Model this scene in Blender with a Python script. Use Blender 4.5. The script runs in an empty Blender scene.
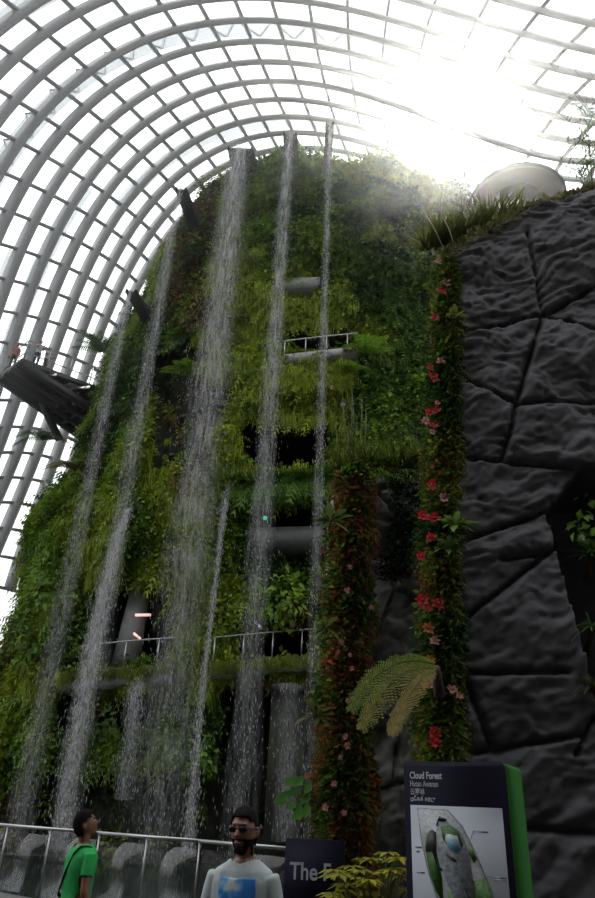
import bpy, math, random
import numpy as np
from mathutils import Vector, Matrix, noise
random.seed(7)
RNG = np.random.default_rng(11)
MIST = .0019
S = bpy.context.scene
COL = S.collection
PI = math.pi

# ---------------------------------------------------------------- camera model
F = 685.0; PIT = math.radians(28.1); ROL = math.radians(2.8); EYE = 1.65
def ray(px, py):
    a, b = px-297.5, py-449.0
    c, s = math.cos(ROL), math.sin(ROL)
    X = c*a+s*b; Y = -s*a+c*b
    u, v = X/F, -Y/F
    return np.array([u, math.cos(PIT)-v*math.sin(PIT), math.sin(PIT)+v*math.cos(PIT)])
def atY(px, py, y): d = ray(px, py); return d*y/d[1]+np.array([0, 0, EYE])
def atZ(px, py, z): d = ray(px, py); return d*(z-EYE)/d[2]+np.array([0, 0, EYE])
def atR(px, py, R): d = ray(px, py); return d*R/math.hypot(d[0], d[1])+np.array([0, 0, EYE])
def proj(P):
    P = np.atleast_2d(P); x, y, z = P[:, 0], P[:, 1], P[:, 2]-EYE
    d = y*math.cos(PIT)+z*math.sin(PIT); v = -y*math.sin(PIT)+z*math.cos(PIT)
    X = F*x/d; Y = -F*v/d; c, s = math.cos(ROL), math.sin(ROL)
    return np.stack([297.5+c*X-s*Y, 449+s*X+c*Y], 1)

cam_d = bpy.data.cameras.new('camera'); cam = bpy.data.objects.new('camera', cam_d); COL.objects.link(cam)
cam_d.sensor_fit = 'VERTICAL'; cam_d.sensor_height = 24.0; cam_d.sensor_width = 24.0*595/898
cam_d.lens = 24.0*F/898
cam.matrix_world = Matrix.Translation((0, 0, EYE)) @ Matrix.Rotation(PI/2+PIT, 4, 'X') @ Matrix.Rotation(-ROL, 4, 'Z').inverted()
cam_d.clip_end = 1000; cam_d.clip_start = 0.05
S.camera = cam
S.view_settings.view_transform = 'Standard'; S.view_settings.look = 'None'
S.view_settings.gamma = 1; S.view_settings.use_curve_mapping = False; S.view_settings.exposure = 0.0

# ---------------------------------------------------------------- helpers
def lin(r, g, b):
    f = lambda c: c/12.92 if c <= .04045 else ((c+.055)/1.055)**2.4
    return (f(r/255), f(g/255), f(b/255))
def tag(o, label=None, cat=None, group=None, kind=None):
    if label: o['label'] = label
    if cat: o['category'] = cat
    if group: o['group'] = group
    if kind: o['kind'] = kind
    return o
def empty(name, loc=(0, 0, 0), rz=0, parent=None):
    o = bpy.data.objects.new(name, None); COL.objects.link(o); o.location = loc; o.rotation_euler = (0, 0, rz)
    o.empty_display_size = .1
    if parent: o.parent = parent
    return o
class MB:
    def __init__(s): s.v = []; s.f = []; s.n = 0; s.c = []; s.a = []
    def add(s, V, Fs, col=None, att=None):
        V = np.asarray(V, float).reshape(-1, 3)
        for f in Fs if isinstance(Fs, list) else [Fs]:
            f = np.asarray(f, int)
            if f.ndim == 1: f = f[None]
            s.f.append(f+s.n)
        s.v.append(V); s.n += len(V)
        if col is not None:
            c = np.asarray(col, float)
            if c.ndim == 1: c = np.tile(c, (len(V), 1))
            s.c.append(c)
        if att is not None: s.a.append(np.asarray(att, float))
        return s
    def box(s, c, size, rz=0, col=None):
        hx, hy, hz = [q/2 for q in size]
        V = np.array([[x, y, z] for x in (-hx, hx) for y in (-hy, hy) for z in (-hz, hz)])
        if rz: V = V @ np.array([[math.cos(rz), math.sin(rz), 0], [-math.sin(rz), math.cos(rz), 0], [0, 0, 1]])
        return s.add(V+np.array(c), np.array([[0, 1, 3, 2], [4, 6, 7, 5], [0, 4, 5, 1], [2, 3, 7, 6], [0, 2, 6, 4], [1, 5, 7, 3]]), col)
    def bar(s, a, b, w, h=None, up=(0, 0, 1), col=None):
        a = np.array(a, float); b = np.array(b, float); h = h or w
        t = b-a; t /= np.linalg.norm(t)+1e-9
        up = np.array(up, float)
        if abs(t@up) > .98: up = np.array([0, 1., 0])
        sd = np.cross(t, up); sd /= np.linalg.norm(sd); u = np.cross(sd, t)
        V = [p+sd*i*w/2+u*j*h/2 for p in (a, b) for i, j in ((-1, -1), (1, -1), (1, 1), (-1, 1))]
        return s.add(V, np.array([[3, 2, 1, 0], [4, 5, 6, 7], [0, 1, 5, 4], [1, 2, 6, 5], [2, 3, 7, 6], [3, 0, 4, 7]]), col)
    def tube(s, pts, rad, n=8, col=None, squash=None):
        pts = np.asarray(pts, float); m = len(pts)
        rad = np.broadcast_to(np.asarray(rad, float), (m,)) if np.ndim(rad) < 2 else np.asarray(rad, float)
        T = np.gradient(pts, axis=0); T /= np.linalg.norm(T, axis=1)[:, None]+1e-9
        up = np.array([0, 0, 1.]) if abs(T[0][2]) < .9 else np.array([0, 1., 0])
        V = []
        for k in range(m):
            sd = np.cross(T[k], up); sd /= np.linalg.norm(sd)+1e-9; u = np.cross(sd, T[k]); up = u
            r = rad[k]; r1, r2 = (r, r) if np.ndim(r) == 0 else r
            for q in range(n):
                a = 2*PI*q/n; V.append(pts[k]+sd*math.cos(a)*r1+u*math.sin(a)*r2)
        Fq = [[k*n+q, k*n+(q+1) % n, (k+1)*n+(q+1) % n, (k+1)*n+q] for k in range(m-1) for q in range(n)]
        V.append(pts[0]); V.append(pts[-1]); A = m*n; B = A+1
        tri = [[A, (q+1) % n, q] for q in range(n)]+[[B, (m-1)*n+q, (m-1)*n+(q+1) % n] for q in range(n)]
        return s.add(V, [np.array(Fq), np.array(tri)], col)
    def ell(s, c, r, nu=16, nv=10, R=None, fn=None, col=None):
        th = np.linspace(0, PI, nv+1)[1:-1]; ph = np.arange(nu)*2*PI/nu
        V = [[0, 0, 1.]]+[[math.sin(t)*math.cos(p), math.sin(t)*math.sin(p), math.cos(t)] for t in th for p in ph]+[[0, 0, -1.]]
        V = np.array(V); 
        if fn: V = fn(V)
        V = V*np.array(r)
        if R is not None: V = V@np.array(R).T
        q = [[1+k*nu+i, 1+(k+1)*nu+i, 1+(k+1)*nu+(i+1) % nu, 1+k*nu+(i+1) % nu] for k in range(nv-2) for i in range(nu)]
        L = len(V)-1
        t = [[0, 1+i, 1+(i+1) % nu] for i in range(nu)]+[[L, L-nu+(i+1) % nu, L-nu+i] for i in range(nu)]
        return s.add(V+np.array(c), [np.array(q), np.array(t)], col)
    def mesh(s, name, smooth=False, attname='flow'):
        me = bpy.data.meshes.new(name)
        V = np.concatenate(s.v)
        me.vertices.add(len(V)); me.vertices.foreach_set('co', V.astype(np.float32).ravel())
        lens = np.concatenate([np.full(len(f), f.shape[1]) for f in s.f]); idx = np.concatenate([f.ravel() for f in s.f])
        me.loops.add(len(idx)); me.loops.foreach_set('vertex_index', idx.astype(np.int32))
        st = np.concatenate([[0], np.cumsum(lens)[:-1]]).astype(np.int32)
        me.polygons.add(len(lens)); me.polygons.foreach_set('loop_start', st)
        if smooth: me.polygons.foreach_set('use_smooth', np.ones(len(lens), bool))
        me.update(calc_edges=True)
        if s.c:
            C = np.concatenate(s.c); C = np.concatenate([C, np.ones((len(C), 1))], 1)
            at = me.color_attributes.new('tint', 'FLOAT_COLOR', 'POINT'); at.data.foreach_set('color', C.astype(np.float32).ravel())
        if s.a:
            A = np.concatenate(s.a); at = me.attributes.new(attname, 'FLOAT_VECTOR', 'POINT'); at.data.foreach_set('vector', A.astype(np.float32).ravel())
        return me
    def build(s, name, mat, parent=None, smooth=False):
        me = s.mesh(name, smooth)
        o = bpy.data.objects.new(name, me); COL.objects.link(o)
        if mat: me.materials.append(mat)
        if parent: o.parent = parent
        return o
def copy_tree(o, parent=None):
    c = o.copy(); COL.objects.link(c); c.parent = parent
    for ch in list(o.children): copy_tree(ch, c)
    return c

# numpy noise
def _h(ix, iy, iz, seed):
    n = (ix*374761393+iy*668265263+iz*2147483647+seed*1274126177) & 0xffffffff
    n = ((n ^ (n >> 13))*1274126177) & 0xffffffff
    return ((n ^ (n >> 16)) & 0xffff)/65535.0
def vn(P, seed=0):
    P = np.asarray(P, float); i = np.floor(P).astype(np.int64); f = P-i; f = f*f*(3-2*f); r = 0
    for a in (0, 1):
        for b in (0, 1):
            for c in (0, 1):
                w = (f[:, 0] if a else 1-f[:, 0])*(f[:, 1] if b else 1-f[:, 1])*(f[:, 2] if c else 1-f[:, 2])
                r = r+w*_h(i[:, 0]+a, i[:, 1]+b, i[:, 2]+c, seed)
    return r
def fbm(P, oct=4, seed=0, gain=.5):
    r = 0; a = 1; t = 0
    for k in range(oct): r = r+a*vn(P*2**k, seed+k*7); t += a; a *= gain
    return r/t

# ---------------------------------------------------------------- materials
def mat(name, color, rough=.6, metal=0, bump=0, bscale=8, vary=0, vscale=3, spec=.5, emit=None, estr=0, attr=False, trans=0):
    m = bpy.data.materials.new(name); m.use_nodes = True; nt = m.node_tree; N = nt.nodes; L = nt.links
    b = N['Principled BSDF']; b.inputs['Base Color'].default_value = (*color, 1); b.inputs['Roughness'].default_value = rough
    b.inputs['Metallic'].default_value = metal; b.inputs['Specular IOR Level'].default_value = spec
    if emit: b.inputs['Emission Color'].default_value = (*emit, 1); b.inputs['Emission Strength'].default_value = estr
    tc = N.new('ShaderNodeTexCoord')
    src = None
    if attr:
        a = N.new('ShaderNodeAttribute'); a.attribute_name = 'tint'; src = a.outputs['Color']; L.new(src, b.inputs['Base Color'])
    if vary:
        no = N.new('ShaderNodeTexNoise'); no.inputs['Scale'].default_value = vscale; no.inputs['Detail'].default_value = 6
        L.new(tc.outputs['Object'], no.inputs['Vector'])
        mr = N.new('ShaderNodeMapRange'); mr.inputs['From Min'].default_value = .3; mr.inputs['From Max'].default_value = .7
        mr.inputs['To Min'].default_value = 1-vary; mr.inputs['To Max'].default_value = 1+vary; L.new(no.outputs['Fac'], mr.inputs['Value'])
        mx = N.new('ShaderNodeMix'); mx.data_type = 'RGBA'; mx.blend_type = 'MULTIPLY'; mx.inputs['Factor'].default_value = 1
        if src: L.new(src, mx.inputs[6])
        else: mx.inputs[6].default_value = (*color, 1)
        L.new(mr.outputs['Result'], mx.inputs[7]); L.new(mx.outputs[2], b.inputs['Base Color']); src = mx.outputs[2]
    if bump:
        nb = N.new('ShaderNodeTexNoise'); nb.inputs['Scale'].default_value = bscale; nb.inputs['Detail'].default_value = 8
        L.new(tc.outputs['Object'], nb.inputs['Vector']); bp = N.new('ShaderNodeBump'); bp.inputs['Strength'].default_value = bump
        L.new(nb.outputs['Fac'], bp.inputs['Height']); L.new(bp.outputs['Normal'], b.inputs['Normal'])
    if trans:
        t = N.new('ShaderNodeBsdfTranslucent'); ms = N.new('ShaderNodeMixShader'); ms.inputs['Fac'].default_value = trans
        if src: L.new(src, t.inputs['Color'])
        else: t.inputs['Color'].default_value = (*color, 1)
        L.new(b.outputs['BSDF'], ms.inputs[1]); L.new(t.outputs['BSDF'], ms.inputs[2]); L.new(ms.outputs['Shader'], N['Material Output'].inputs['Surface'])
    return m
M = {}
M['leaf'] = mat('leaf', (.1, .2, .03), .55, attr=True, vary=.25, vscale=1.5, trans=.35, spec=.3)
M['petal'] = mat('petal', (.5, .05, .05), .6, attr=True, trans=.3)
M['steel'] = mat('roof_steel', (.42, .43, .44), .5, vary=.04)
M['darksteel'] = mat('dark_steel', (.010, .010, .011), .5)
M['rail'] = mat('brushed_rail', (.42, .42, .42), .35, .8)
M['concrete'] = mat('concrete', (.30, .31, .31), .8, bump=.15, bscale=6, vary=.2, vscale=2)
M['soil'] = mat('mountain_rock', (.020, .024, .014), .95, bump=.5, bscale=5, vary=.4, vscale=1.2)
M['rock'] = mat('chiselled_rock', (.060, .060, .066), .62, bump=.4, bscale=9, vary=.28, vscale=1.6, spec=.45)
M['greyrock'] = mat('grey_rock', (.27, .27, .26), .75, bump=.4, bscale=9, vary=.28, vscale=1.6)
M['floor'] = mat('paving', (.05, .048, .046), .5, bump=.1, bscale=20, vary=.2, vscale=2)
M['curb'] = mat('curb_stone', (.09, .088, .085), .6, bump=.2, bscale=14, vary=.15)
M['skin_tan'] = mat('skin', lin(176, 128, 100), .5, vary=.06, vscale=8)
M['skin_dark'] = mat('skin_brown', lin(120, 80, 60), .5, vary=.06, vscale=8)
M['hair'] = mat('hair', (.010, .008, .008), .95, bump=.8, bscale=90, spec=.08)
M['brownhair'] = mat('brown_hair', (.05, .025, .015), .6)
M['green_cloth'] = mat('green_cloth', (.012, .34, .075), .85, bump=.2, bscale=50)
M['grey_cloth'] = mat('grey_cloth', (.38, .43, .44), .85, bump=.25, bscale=60, vary=.08, vscale=30)
M['white_cloth'] = mat('white_cloth', (.6, .62, .66), .85)
M['rose_cloth'] = mat('rose_cloth', (.35, .16, .14), .85)
M['denim'] = mat('denim', (.05, .08, .16), .85, vary=.2, vscale=30)
M['khaki'] = mat('khaki', (.10, .09, .075), .85)
M['black'] = mat('black_plastic', (.008, .008, .009), .35)
M['lens'] = mat('dark_lens', (.006, .006, .008), .3, spec=.3)
M['sole'] = mat('shoe_leather', (.03, .025, .022), .6)
M['signface'] = mat('sign_navy', (.011, .010, .024), .7, spec=.15)
M['signgreen'] = mat('sign_green', (.010, .12, .005), .7, spec=.15)
M['signpanel'] = mat('map_panel', (.42, .45, .50), .8, spec=.1)
M['signtext'] = mat('sign_lettering', (.72, .75, .80), .5)
M['signgrey'] = mat('grey_lettering', (.50, .51, .58), .5)
M['bark'] = mat('bark', (.06, .035, .02), .9, bump=.6, bscale=12)
M['deckedge'] = mat('deck_steel', (.016, .016, .018), .45)
M['pool'] = mat('pool_water', (.02, .028, .026), .08, bump=.3, bscale=5)
M['lamp_pink'] = mat('pink_tube', (.8, .5, .45), .5, emit=(1, .66, .58), estr=.9)
M['lamp_blue'] = mat('blue_lamp', (.5, .6, .9), .5, emit=(.6, .65, 1), estr=.7)
M['lamp_green'] = mat('green_lamp', (.05, .6, .3), .5, emit=(.05, .6, .3), estr=.9)
M['lamp_orange'] = mat('orange_lamp', (.9, .4, .1), .5, emit=(1, .45, .1), estr=1.1)
M['net'] = mat('mesh_net', (.25, .25, .25), .7)

def thin(name, tcol, mix, gloss=.06, diff=None, dcol=(.8, .8, .8)):
    m = bpy.data.materials.new(name); m.use_nodes = True; nt = m.node_tree; N = nt.nodes; L = nt.links; N.clear()
    o = N.new('ShaderNodeOutputMaterial'); t = N.new('ShaderNodeBsdfTransparent'); t.inputs['Color'].default_value = (*tcol, 1)
    if diff:
        g = N.new('ShaderNodeBsdfTranslucent'); g.inputs['Color'].default_value = (*dcol, 1)
    else:
        g = N.new('ShaderNodeBsdfGlossy'); g.inputs['Roughness'].default_value = gloss
    ms = N.new('ShaderNodeMixShader'); ms.inputs['Fac'].default_value = mix
    L.new(t.outputs[0], ms.inputs[1]); L.new(g.outputs[0], ms.inputs[2]); L.new(ms.outputs[0], o.inputs['Surface'])
    return m
M['glass'] = thin('roof_glass', (.97, .985, .985), .04)
M['clearglass'] = thin('railing_glass', (.9, .92, .92), .06)
M['blind'] = thin('roof_blind', (.30, .32, .33), .3, diff=True, dcol=(.45, .47, .48))

def water_mat(name, lo, hi, bright=.9, sx=9, sz=.9):
    m = bpy.data.materials.new(name); m.use_nodes = True; nt = m.node_tree; N = nt.nodes; L = nt.links; N.clear()
    o = N.new('ShaderNodeOutputMaterial'); t = N.new('ShaderNodeBsdfTransparent')
    d = N.new('ShaderNodeBsdfDiffuse'); d.inputs['Color'].default_value = (bright, bright, bright*1.02, 1)
    tl = N.new('ShaderNodeBsdfTranslucent'); tl.inputs['Color'].default_value = (bright, bright, bright*1.02, 1)
    m1 = N.new('ShaderNodeMixShader'); m1.inputs['Fac'].default_value = .5
    L.new(d.outputs[0], m1.inputs[1]); L.new(tl.outputs[0], m1.inputs[2])
    a = N.new('ShaderNodeAttribute'); a.attribute_name = 'flow'
    sp = N.new('ShaderNodeSeparateXYZ'); L.new(a.outputs['Vector'], sp.inputs[0])
    cb = N.new('ShaderNodeCombineXYZ')
    mu = N.new('ShaderNodeMath'); mu.operation = 'MULTIPLY'; mu.inputs[1].default_value = sx; L.new(sp.outputs[0], mu.inputs[0])
    mv = N.new('ShaderNodeMath'); mv.operation = 'MULTIPLY'; mv.inputs[1].default_value = sz; L.new(sp.outputs[1], mv.inputs[0])
    L.new(mu.outputs[0], cb.inputs[0]); L.new(mv.outputs[0], cb.inputs[1])
    n1 = N.new('ShaderNodeTexNoise'); n1.inputs['Scale'].default_value = 1; n1.inputs['Detail'].default_value = 5; n1.inputs['Roughness'].default_value = .65
    L.new(cb.outputs[0], n1.inputs['Vector'])
    mr = N.new('ShaderNodeMapRange'); mr.inputs['From Min'].default_value = .42; mr.inputs['From Max'].default_value = .68
    mr.inputs['To Min'].default_value = lo; mr.inputs['To Max'].default_value = hi; L.new(n1.outputs['Fac'], mr.inputs['Value'])
    mm = N.new('ShaderNodeMath'); mm.operation = 'MULTIPLY'; L.new(mr.outputs[0], mm.inputs[0]); L.new(sp.outputs[2], mm.inputs[1])
    ms = N.new('ShaderNodeMixShader'); L.new(mm.outputs[0], ms.inputs['Fac']); L.new(t.outputs[0], ms.inputs[1]); L.new(m1.outputs[0], ms.inputs[2])
    L.new(ms.outputs[0], o.inputs['Surface'])
    return m
M['veil'] = water_mat('falling_water_veil', .06, .95)
M['jet'] = water_mat('falling_water_jet', .06, .95, sx=14, sz=2.2)
M['drop'] = mat('water_drops', (.55, .56, .58), .4, trans=.5)

# ---------------------------------------------------------------- world and sun
SUN = ray(455, 125); SUN = SUN/np.linalg.norm(SUN)
w = bpy.data.worlds.new('world'); S.world = w; w.use_nodes = True
nt = w.node_tree; N = nt.nodes; L = nt.links; N.clear()
out = N.new('ShaderNodeOutputWorld'); bg = N.new('ShaderNodeBackground'); L.new(bg.outputs[0], out.inputs['Surface'])
tc = N.new('ShaderNodeTexCoord'); sp = N.new('ShaderNodeSeparateXYZ'); L.new(tc.outputs['Generated'], sp.inputs[0])
def mrange(src, a, b, c, d):
    m = N.new('ShaderNodeMapRange'); m.interpolation_type = 'SMOOTHSTEP'
    for k, v in zip(('From Min', 'From Max', 'To Min', 'To Max'), (a, b, c, d)): m.inputs[k].default_value = v
    L.new(src, m.inputs['Value']); return m.outputs[0]
def mth(op, a, b):
    m = N.new('ShaderNodeMath'); m.operation = op
    for k, v in enumerate((a, b)):
        if isinstance(v, (int, float)): m.inputs[k].default_value = v
        else: L.new(v, m.inputs[k])
    return m.outputs[0]
elev = mrange(sp.outputs[2], -.02, .45, .02, 1.0)
front = mrange(sp.outputs[1], -.5, .5, 1.5, 2.5)
cl = N.new('ShaderNodeTexNoise'); cl.inputs['Scale'].default_value = 3.5; cl.inputs['Detail'].default_value = 5; L.new(tc.outputs['Generated'], cl.inputs['Vector'])
clv = mrange(cl.outputs['Fac'], .35, .65, .9, 1.12)
dp = N.new('ShaderNodeVectorMath'); dp.operation = 'DOT_PRODUCT'; L.new(tc.outputs['Generated'], dp.inputs[0]); dp.inputs[1].default_value = tuple(SUN)
aur = mrange(dp.outputs['Value'], .992, 1.0, 0, 9.0)
st = mth('ADD', mth('MULTIPLY', mth('MULTIPLY', elev, front), clv), aur)
L.new(st, bg.inputs['Strength']); bg.inputs['Color'].default_value = (.97, .985, 1.0, 1)
sun_d = bpy.data.lights.new('sun', 'SUN'); sun_d.energy = 4.6; sun_d.angle = math.radians(1.5); sun_d.color = (1, .95, .85)
sun = bpy.data.objects.new('sun', sun_d); COL.objects.link(sun); sun.location = tuple(SUN*60)
sun.rotation_euler = Vector(SUN).to_track_quat('Z', 'Y').to_euler()

# ---------------------------------------------------------------- glass shell
COEF = [(0,0,185.268,166.73),(0,1,223.592,-163.321),(0,2,93.575,176.275),(0,3,-21.079,56.116),(0,4,-32.646,-42.085),(0,5,9.658,-17.267),(0,6,7.426,4.145),(1,0,-72.976,-86.313),(1,1,61.065,-36.771),(1,2,21.284,45.573),(1,3,-19.41,4.408),(1,4,-10.412,-15.096),(1,5,7.827,-.806),(2,0,-26.591,-11.918),(2,1,40.405,-28.538),(2,2,27.559,26.699),(2,3,-5.993,-.319),(2,4,6.807,-2.818)]
EC = np.array([3., 12., 0.]); ER = np.array([29., 46., 52.])
def shell(i, j):
    I, J = i/6., j/12.
    x = sum(c*I**a*J**b for a, b, c, d in COEF); y = sum(d*I**a*J**b for a, b, c, d in COEF)
    D = ray(x, y)/ER; O = (np.array([0, 0, EYE])-EC)/ER
    A = D@D; Bq = 2*D@O; C = O@O-1
    t = (-Bq+math.sqrt(Bq*Bq-4*A*C))/(2*A)
    P = np.array([0, 0, EYE])+t*ray(x, y)
    n = (P-EC)/ER**2; return P, n/np.linalg.norm(n)
def beam(nodes, w, d, off=0):
    P = np.array([n[0] for n in nodes]); Nn = np.array([n[1] for n in nodes])
    T = np.gradient(P, axis=0); T /= np.linalg.norm(T, axis=1)[:, None]; Sd = np.cross(T, Nn); Sd /= np.linalg.norm(Sd, axis=1)[:, None]
    V = np.stack([P+Sd*a*w/2-Nn*(off+b*d) for a, b in ((-1, 0), (1, 0), (1, 1), (-1, 1))], 1).reshape(-1, 3)
    m = len(P); Fq = [[k*4+q, k*4+(q+1) % 4, (k+1)*4+(q+1) % 4, (k+1)*4+q] for k in range(m-1) for q in range(4)]
    Fq += [[3, 2, 1, 0], [(m-1)*4, (m-1)*4+1, (m-1)*4+2, (m-1)*4+3]]
    mb = MB(); mb.add(V, np.array(Fq)); return mb
JR = (-18, 17); IR = (-2, 10)
pn = MB(); grid = {}
for i in range(IR[0], IR[1]+1):
    for j in range(JR[0], JR[1]+1):
        P, n = shell(i, j); grid[i, j] = len(grid)
        pn.add([P+n*.05], np.zeros((0, 4), int))
pn.f = [np.array([[grid[i, j], grid[i+1, j], grid[i+1, j+1], grid[i, j+1]] for i in range(IR[0], IR[1]) for j in range(JR[0], JR[1])])]
roof = pn.build('ceiling', M['glass']); tag(roof, 'curved white steel and glass roof shell arching over the planted mountain', 'glass roof', kind='structure')
for i in range(IR[0], IR[1]+1):
    beam([shell(i, j) for j in np.arange(JR[0], JR[1]+.01, .5)], .29, .80).build('roof_arch', M['steel'], roof)
for j in range(JR[0], JR[1]+1):
    beam([shell(i, j) for i in np.arange(IR[0], IR[1]+.01, .5)], .19, .35).build('roof_purlin', M['steel'], roof)
def blind(i0, i1, j0, j1, lift=1.3):
    mb = MB(); js = np.arange(j0, j1+.01, .5); V = []
    for j in js:
        for i in (i0, i1): P, n = shell(i, j); V.append(P+n*lift)
    mb.add(V, np.array([[2*k, 2*k+1, 2*k+3, 2*k+2] for k in range(len(js)-1)])); mb.build('sun_blind', M['blind'], roof)
blind(5.0, 5.75, -5, 15); blind(1.9, 2.6, -14, -3); blind(.1, .8, -3, 9); blind(3.2, 3.7, -13, -6); blind(8.2, 8.9, -3, 3)
mb = MB()
for j in np.arange(-5, 15, .5):
    a = shell(5.0 if int(j*2) % 2 else 5.75, j); b = shell(5.75 if int(j*2) % 2 else 5.0, j+.5); mb.bar(a[0]+a[1]*1.5, b[0]+b[1]*1.5, .07)
mb.build('blind_bracing', M['steel'], roof)

# ---------------------------------------------------------------- floor, pool
mb = MB(); mb.box((0, 30, -.1), (120, 160, .2)); fl = mb.build('floor', M['floor']); tag(fl, 'dark paved conservatory floor', 'floor', kind='structure')
mb = MB(); mb.box((0, -7, 14), (80, 1.0, 28)); wb = mb.build('shade_wall', M['rock']); tag(wb, 'unseen dark wall added behind the viewer to shade the lower scene', 'wall', kind='structure')  # unseen blocker added behind the camera, keeps low sky light off the base
RA = [atZ(-30, 822, 1.25), atZ(100, 833, 1.25), atZ(200, 841, 1.25), atZ(292, 849, 1.25)]
RA = [np.array([p[0], p[1]]) for p in RA]
cb = MB()
for a, b in zip(RA[:-1], RA[1:]): cb.bar((*a, .09), (*b, .09), .35, .18)
cbo = cb.build('pool_curb', M['curb']); tag(cbo, 'low dark stone curb under the metal railing around the pool', 'curb')
mb = MB(); mb.add([(-16, 24, .06), (*RA[0], .06), (*RA[1], .06), (*RA[2], .06), (*RA[3], .06), (2.0, 13.2, .06), (3, 27, .06), (-14, 27, .06)], np.array([[0, 1, 2, 3, 4, 5, 6, 7]]))
po = mb.build('pool_water', M['pool']); tag(po, 'dark splash pool behind the railing where the waterfalls land', 'pool')

# ---------------------------------------------------------------- mountain
CX, CY = 1.0, 36.0
ZK = [0, 8, 14, 18, 24, 27, 33, 34.8]
LK = [13.6, 13.4, 13.4, 12.6, 11.3, 10.2, 8.6, 8.0]
RK = [16, 15, 14, 13, 12.5, 12, 10.8, 9.8]
FK = [9.2, 9.5, 9.9, 9.9, 9.9, 9.9, 9.6, 9.2]
EX = 2/2.5
def base_surf(phi, z):
    l = np.interp(z, ZK, LK); r = np.interp(z, ZK, RK); f = np.interp(z, ZK, FK)
    c, s = np.cos(phi), np.sin(phi)
    rx = np.where(c < 0, l, r)
    return np.stack([CX+rx*np.sign(c)*np.abs(c)**EX, CY+f*np.sign(s)*np.abs(s)**EX, z], 1)
REC = [(282, 326, 352, 350, 3.0), (285, 362, 345, 376, 1.0), (238, 424, 332, 470, 4.0), (248, 498, 328, 562, 3.5), (236, 624, 314, 662, 4.5),
       (100, 580, 176, 668, 4.5), (208, 385, 236, 422, 1.8), (60, 688, 168, 735, 1.6), (214, 676, 320, 840, 2.2), (150, 345, 215, 470, .9), (280, 276, 320, 297, .35), (20, 760, 330, 870, 1.0)]
def recess(P):
    q = proj(P); d = np.zeros(len(P)); wob = (vn(np.stack([q[:, 0]*.06, q[:, 1]*.06, q[:, 0]*0], 1), 3)-.5)*10
    for x0, y0, x1, y1, dep in REC:
        ex = np.minimum(q[:, 0]-x0, x1-q[:, 0])+wob; ey = np.minimum(q[:, 1]-y0, y1-q[:, 1])+wob*.4
        k = np.clip(np.minimum(ex, ey*1.3)/5+.3, 0, 1); d = np.maximum(d, k*dep)
    return d*(P[:, 1] < CY)
def surf(phi, z, full=True):
    P = base_surf(phi, z); e = 1e-3
    Pa = base_surf(phi+e, z)-P; Pz = base_surf(phi, z+e)-P
    n = np.cross(Pa, Pz); n /= np.linalg.norm(n, axis=1)[:, None]+1e-12
    out = n
    rad = P[:, :2]-np.array([CX, CY]); flip = np.sign((out[:, :2]*rad).sum(1)); out = out*flip[:, None]
    d = (fbm(P*.28, 4, 5)-.5)*2.6+(fbm(P*np.array([1.1, 1.1, .8]), 3, 9)-.5)*2.0
    r = recess(P)
    return P+out*(d*np.clip(1-r/2, .2, 1)-r)[:, None], out, r
nz = 330; phf = np.linspace(PI*.98, 2*PI*1.01, 430); phb = np.linspace(0.01*PI*2, PI*.98, 40)[1:-1]
ph = np.concatenate([phf, phb+2*PI]); zz = np.linspace(0, 34.7, nz)
PH, ZZ = np.meshgrid(ph, zz); V, n_, r_ = surf(PH.ravel(), ZZ.ravel())
W = len(ph); idx = lambda a, b: a*W+(b % W)
Fq = np.array([[idx(a, b), idx(a, b+1), idx(a+1, b+1), idx(a+1, b)] for a in range(nz-1) for b in range(W)])
cap = []
Vc = [V]
for k, s in enumerate((.85, .6, .3, .05)):
    ring = V[-W:].copy(); ring[:, 0] = CX+(ring[:, 0]-CX)*s; ring[:, 1] = CY+(ring[:, 1]-CY)*s; ring[:, 2] += [.35, .6, .8, .8][k]; Vc.append(ring)
V = np.concatenate(Vc)
Fc = np.array([[idx(nz-1+a, b), idx(nz-1+a, b+1), idx(nz+a, b+1), idx(nz+a, b)] for a in range(4) for b in range(W)])
mountain = empty('planted_mountain', (CX, CY, 0)); tag(mountain, 'towering dark rock mountain with concrete ledges, openings and overflow spouts behind the waterfalls', 'mountain')
def mpart(mb, name, m, smooth=False, parent=None):
    o = mb.build(name, m, parent or mountain, smooth)
    if parent is None: o.location = (-CX, -CY, 0)
    return o
mb = MB(); mb.add(V, np.concatenate([Fq, Fc])); mpart(mb, 'rock_core', M['soil'], True)
def face_pt(px, py, out=0.):
    """point where the pixel's ray meets the smooth mountain front"""
    y = 26.5
    for _ in range(25):
        p = atY(px, py, y); z = min(max(p[2], 0), 34.4)
        rr = np.interp(z, ZK, LK) if p[0] < CX else np.interp(z, ZK, RK); f = np.interp(z, ZK, FK)
        u = min(abs((p[0]-CX)/rr), .995); y = .5*y+.5*(CY-f*(1-u**2.5)**(1/2.5)-out)
    return atY(px, py, y)
def frontY(x, z):
    rr = np.interp(z, ZK, LK) if x < CX else np.interp(z, ZK, RK); f = np.interp(z, ZK, FK); u = min(abs((x-CX)/rr), .995)
    return CY-f*(1-u**2.5)**(1/2.5)
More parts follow.
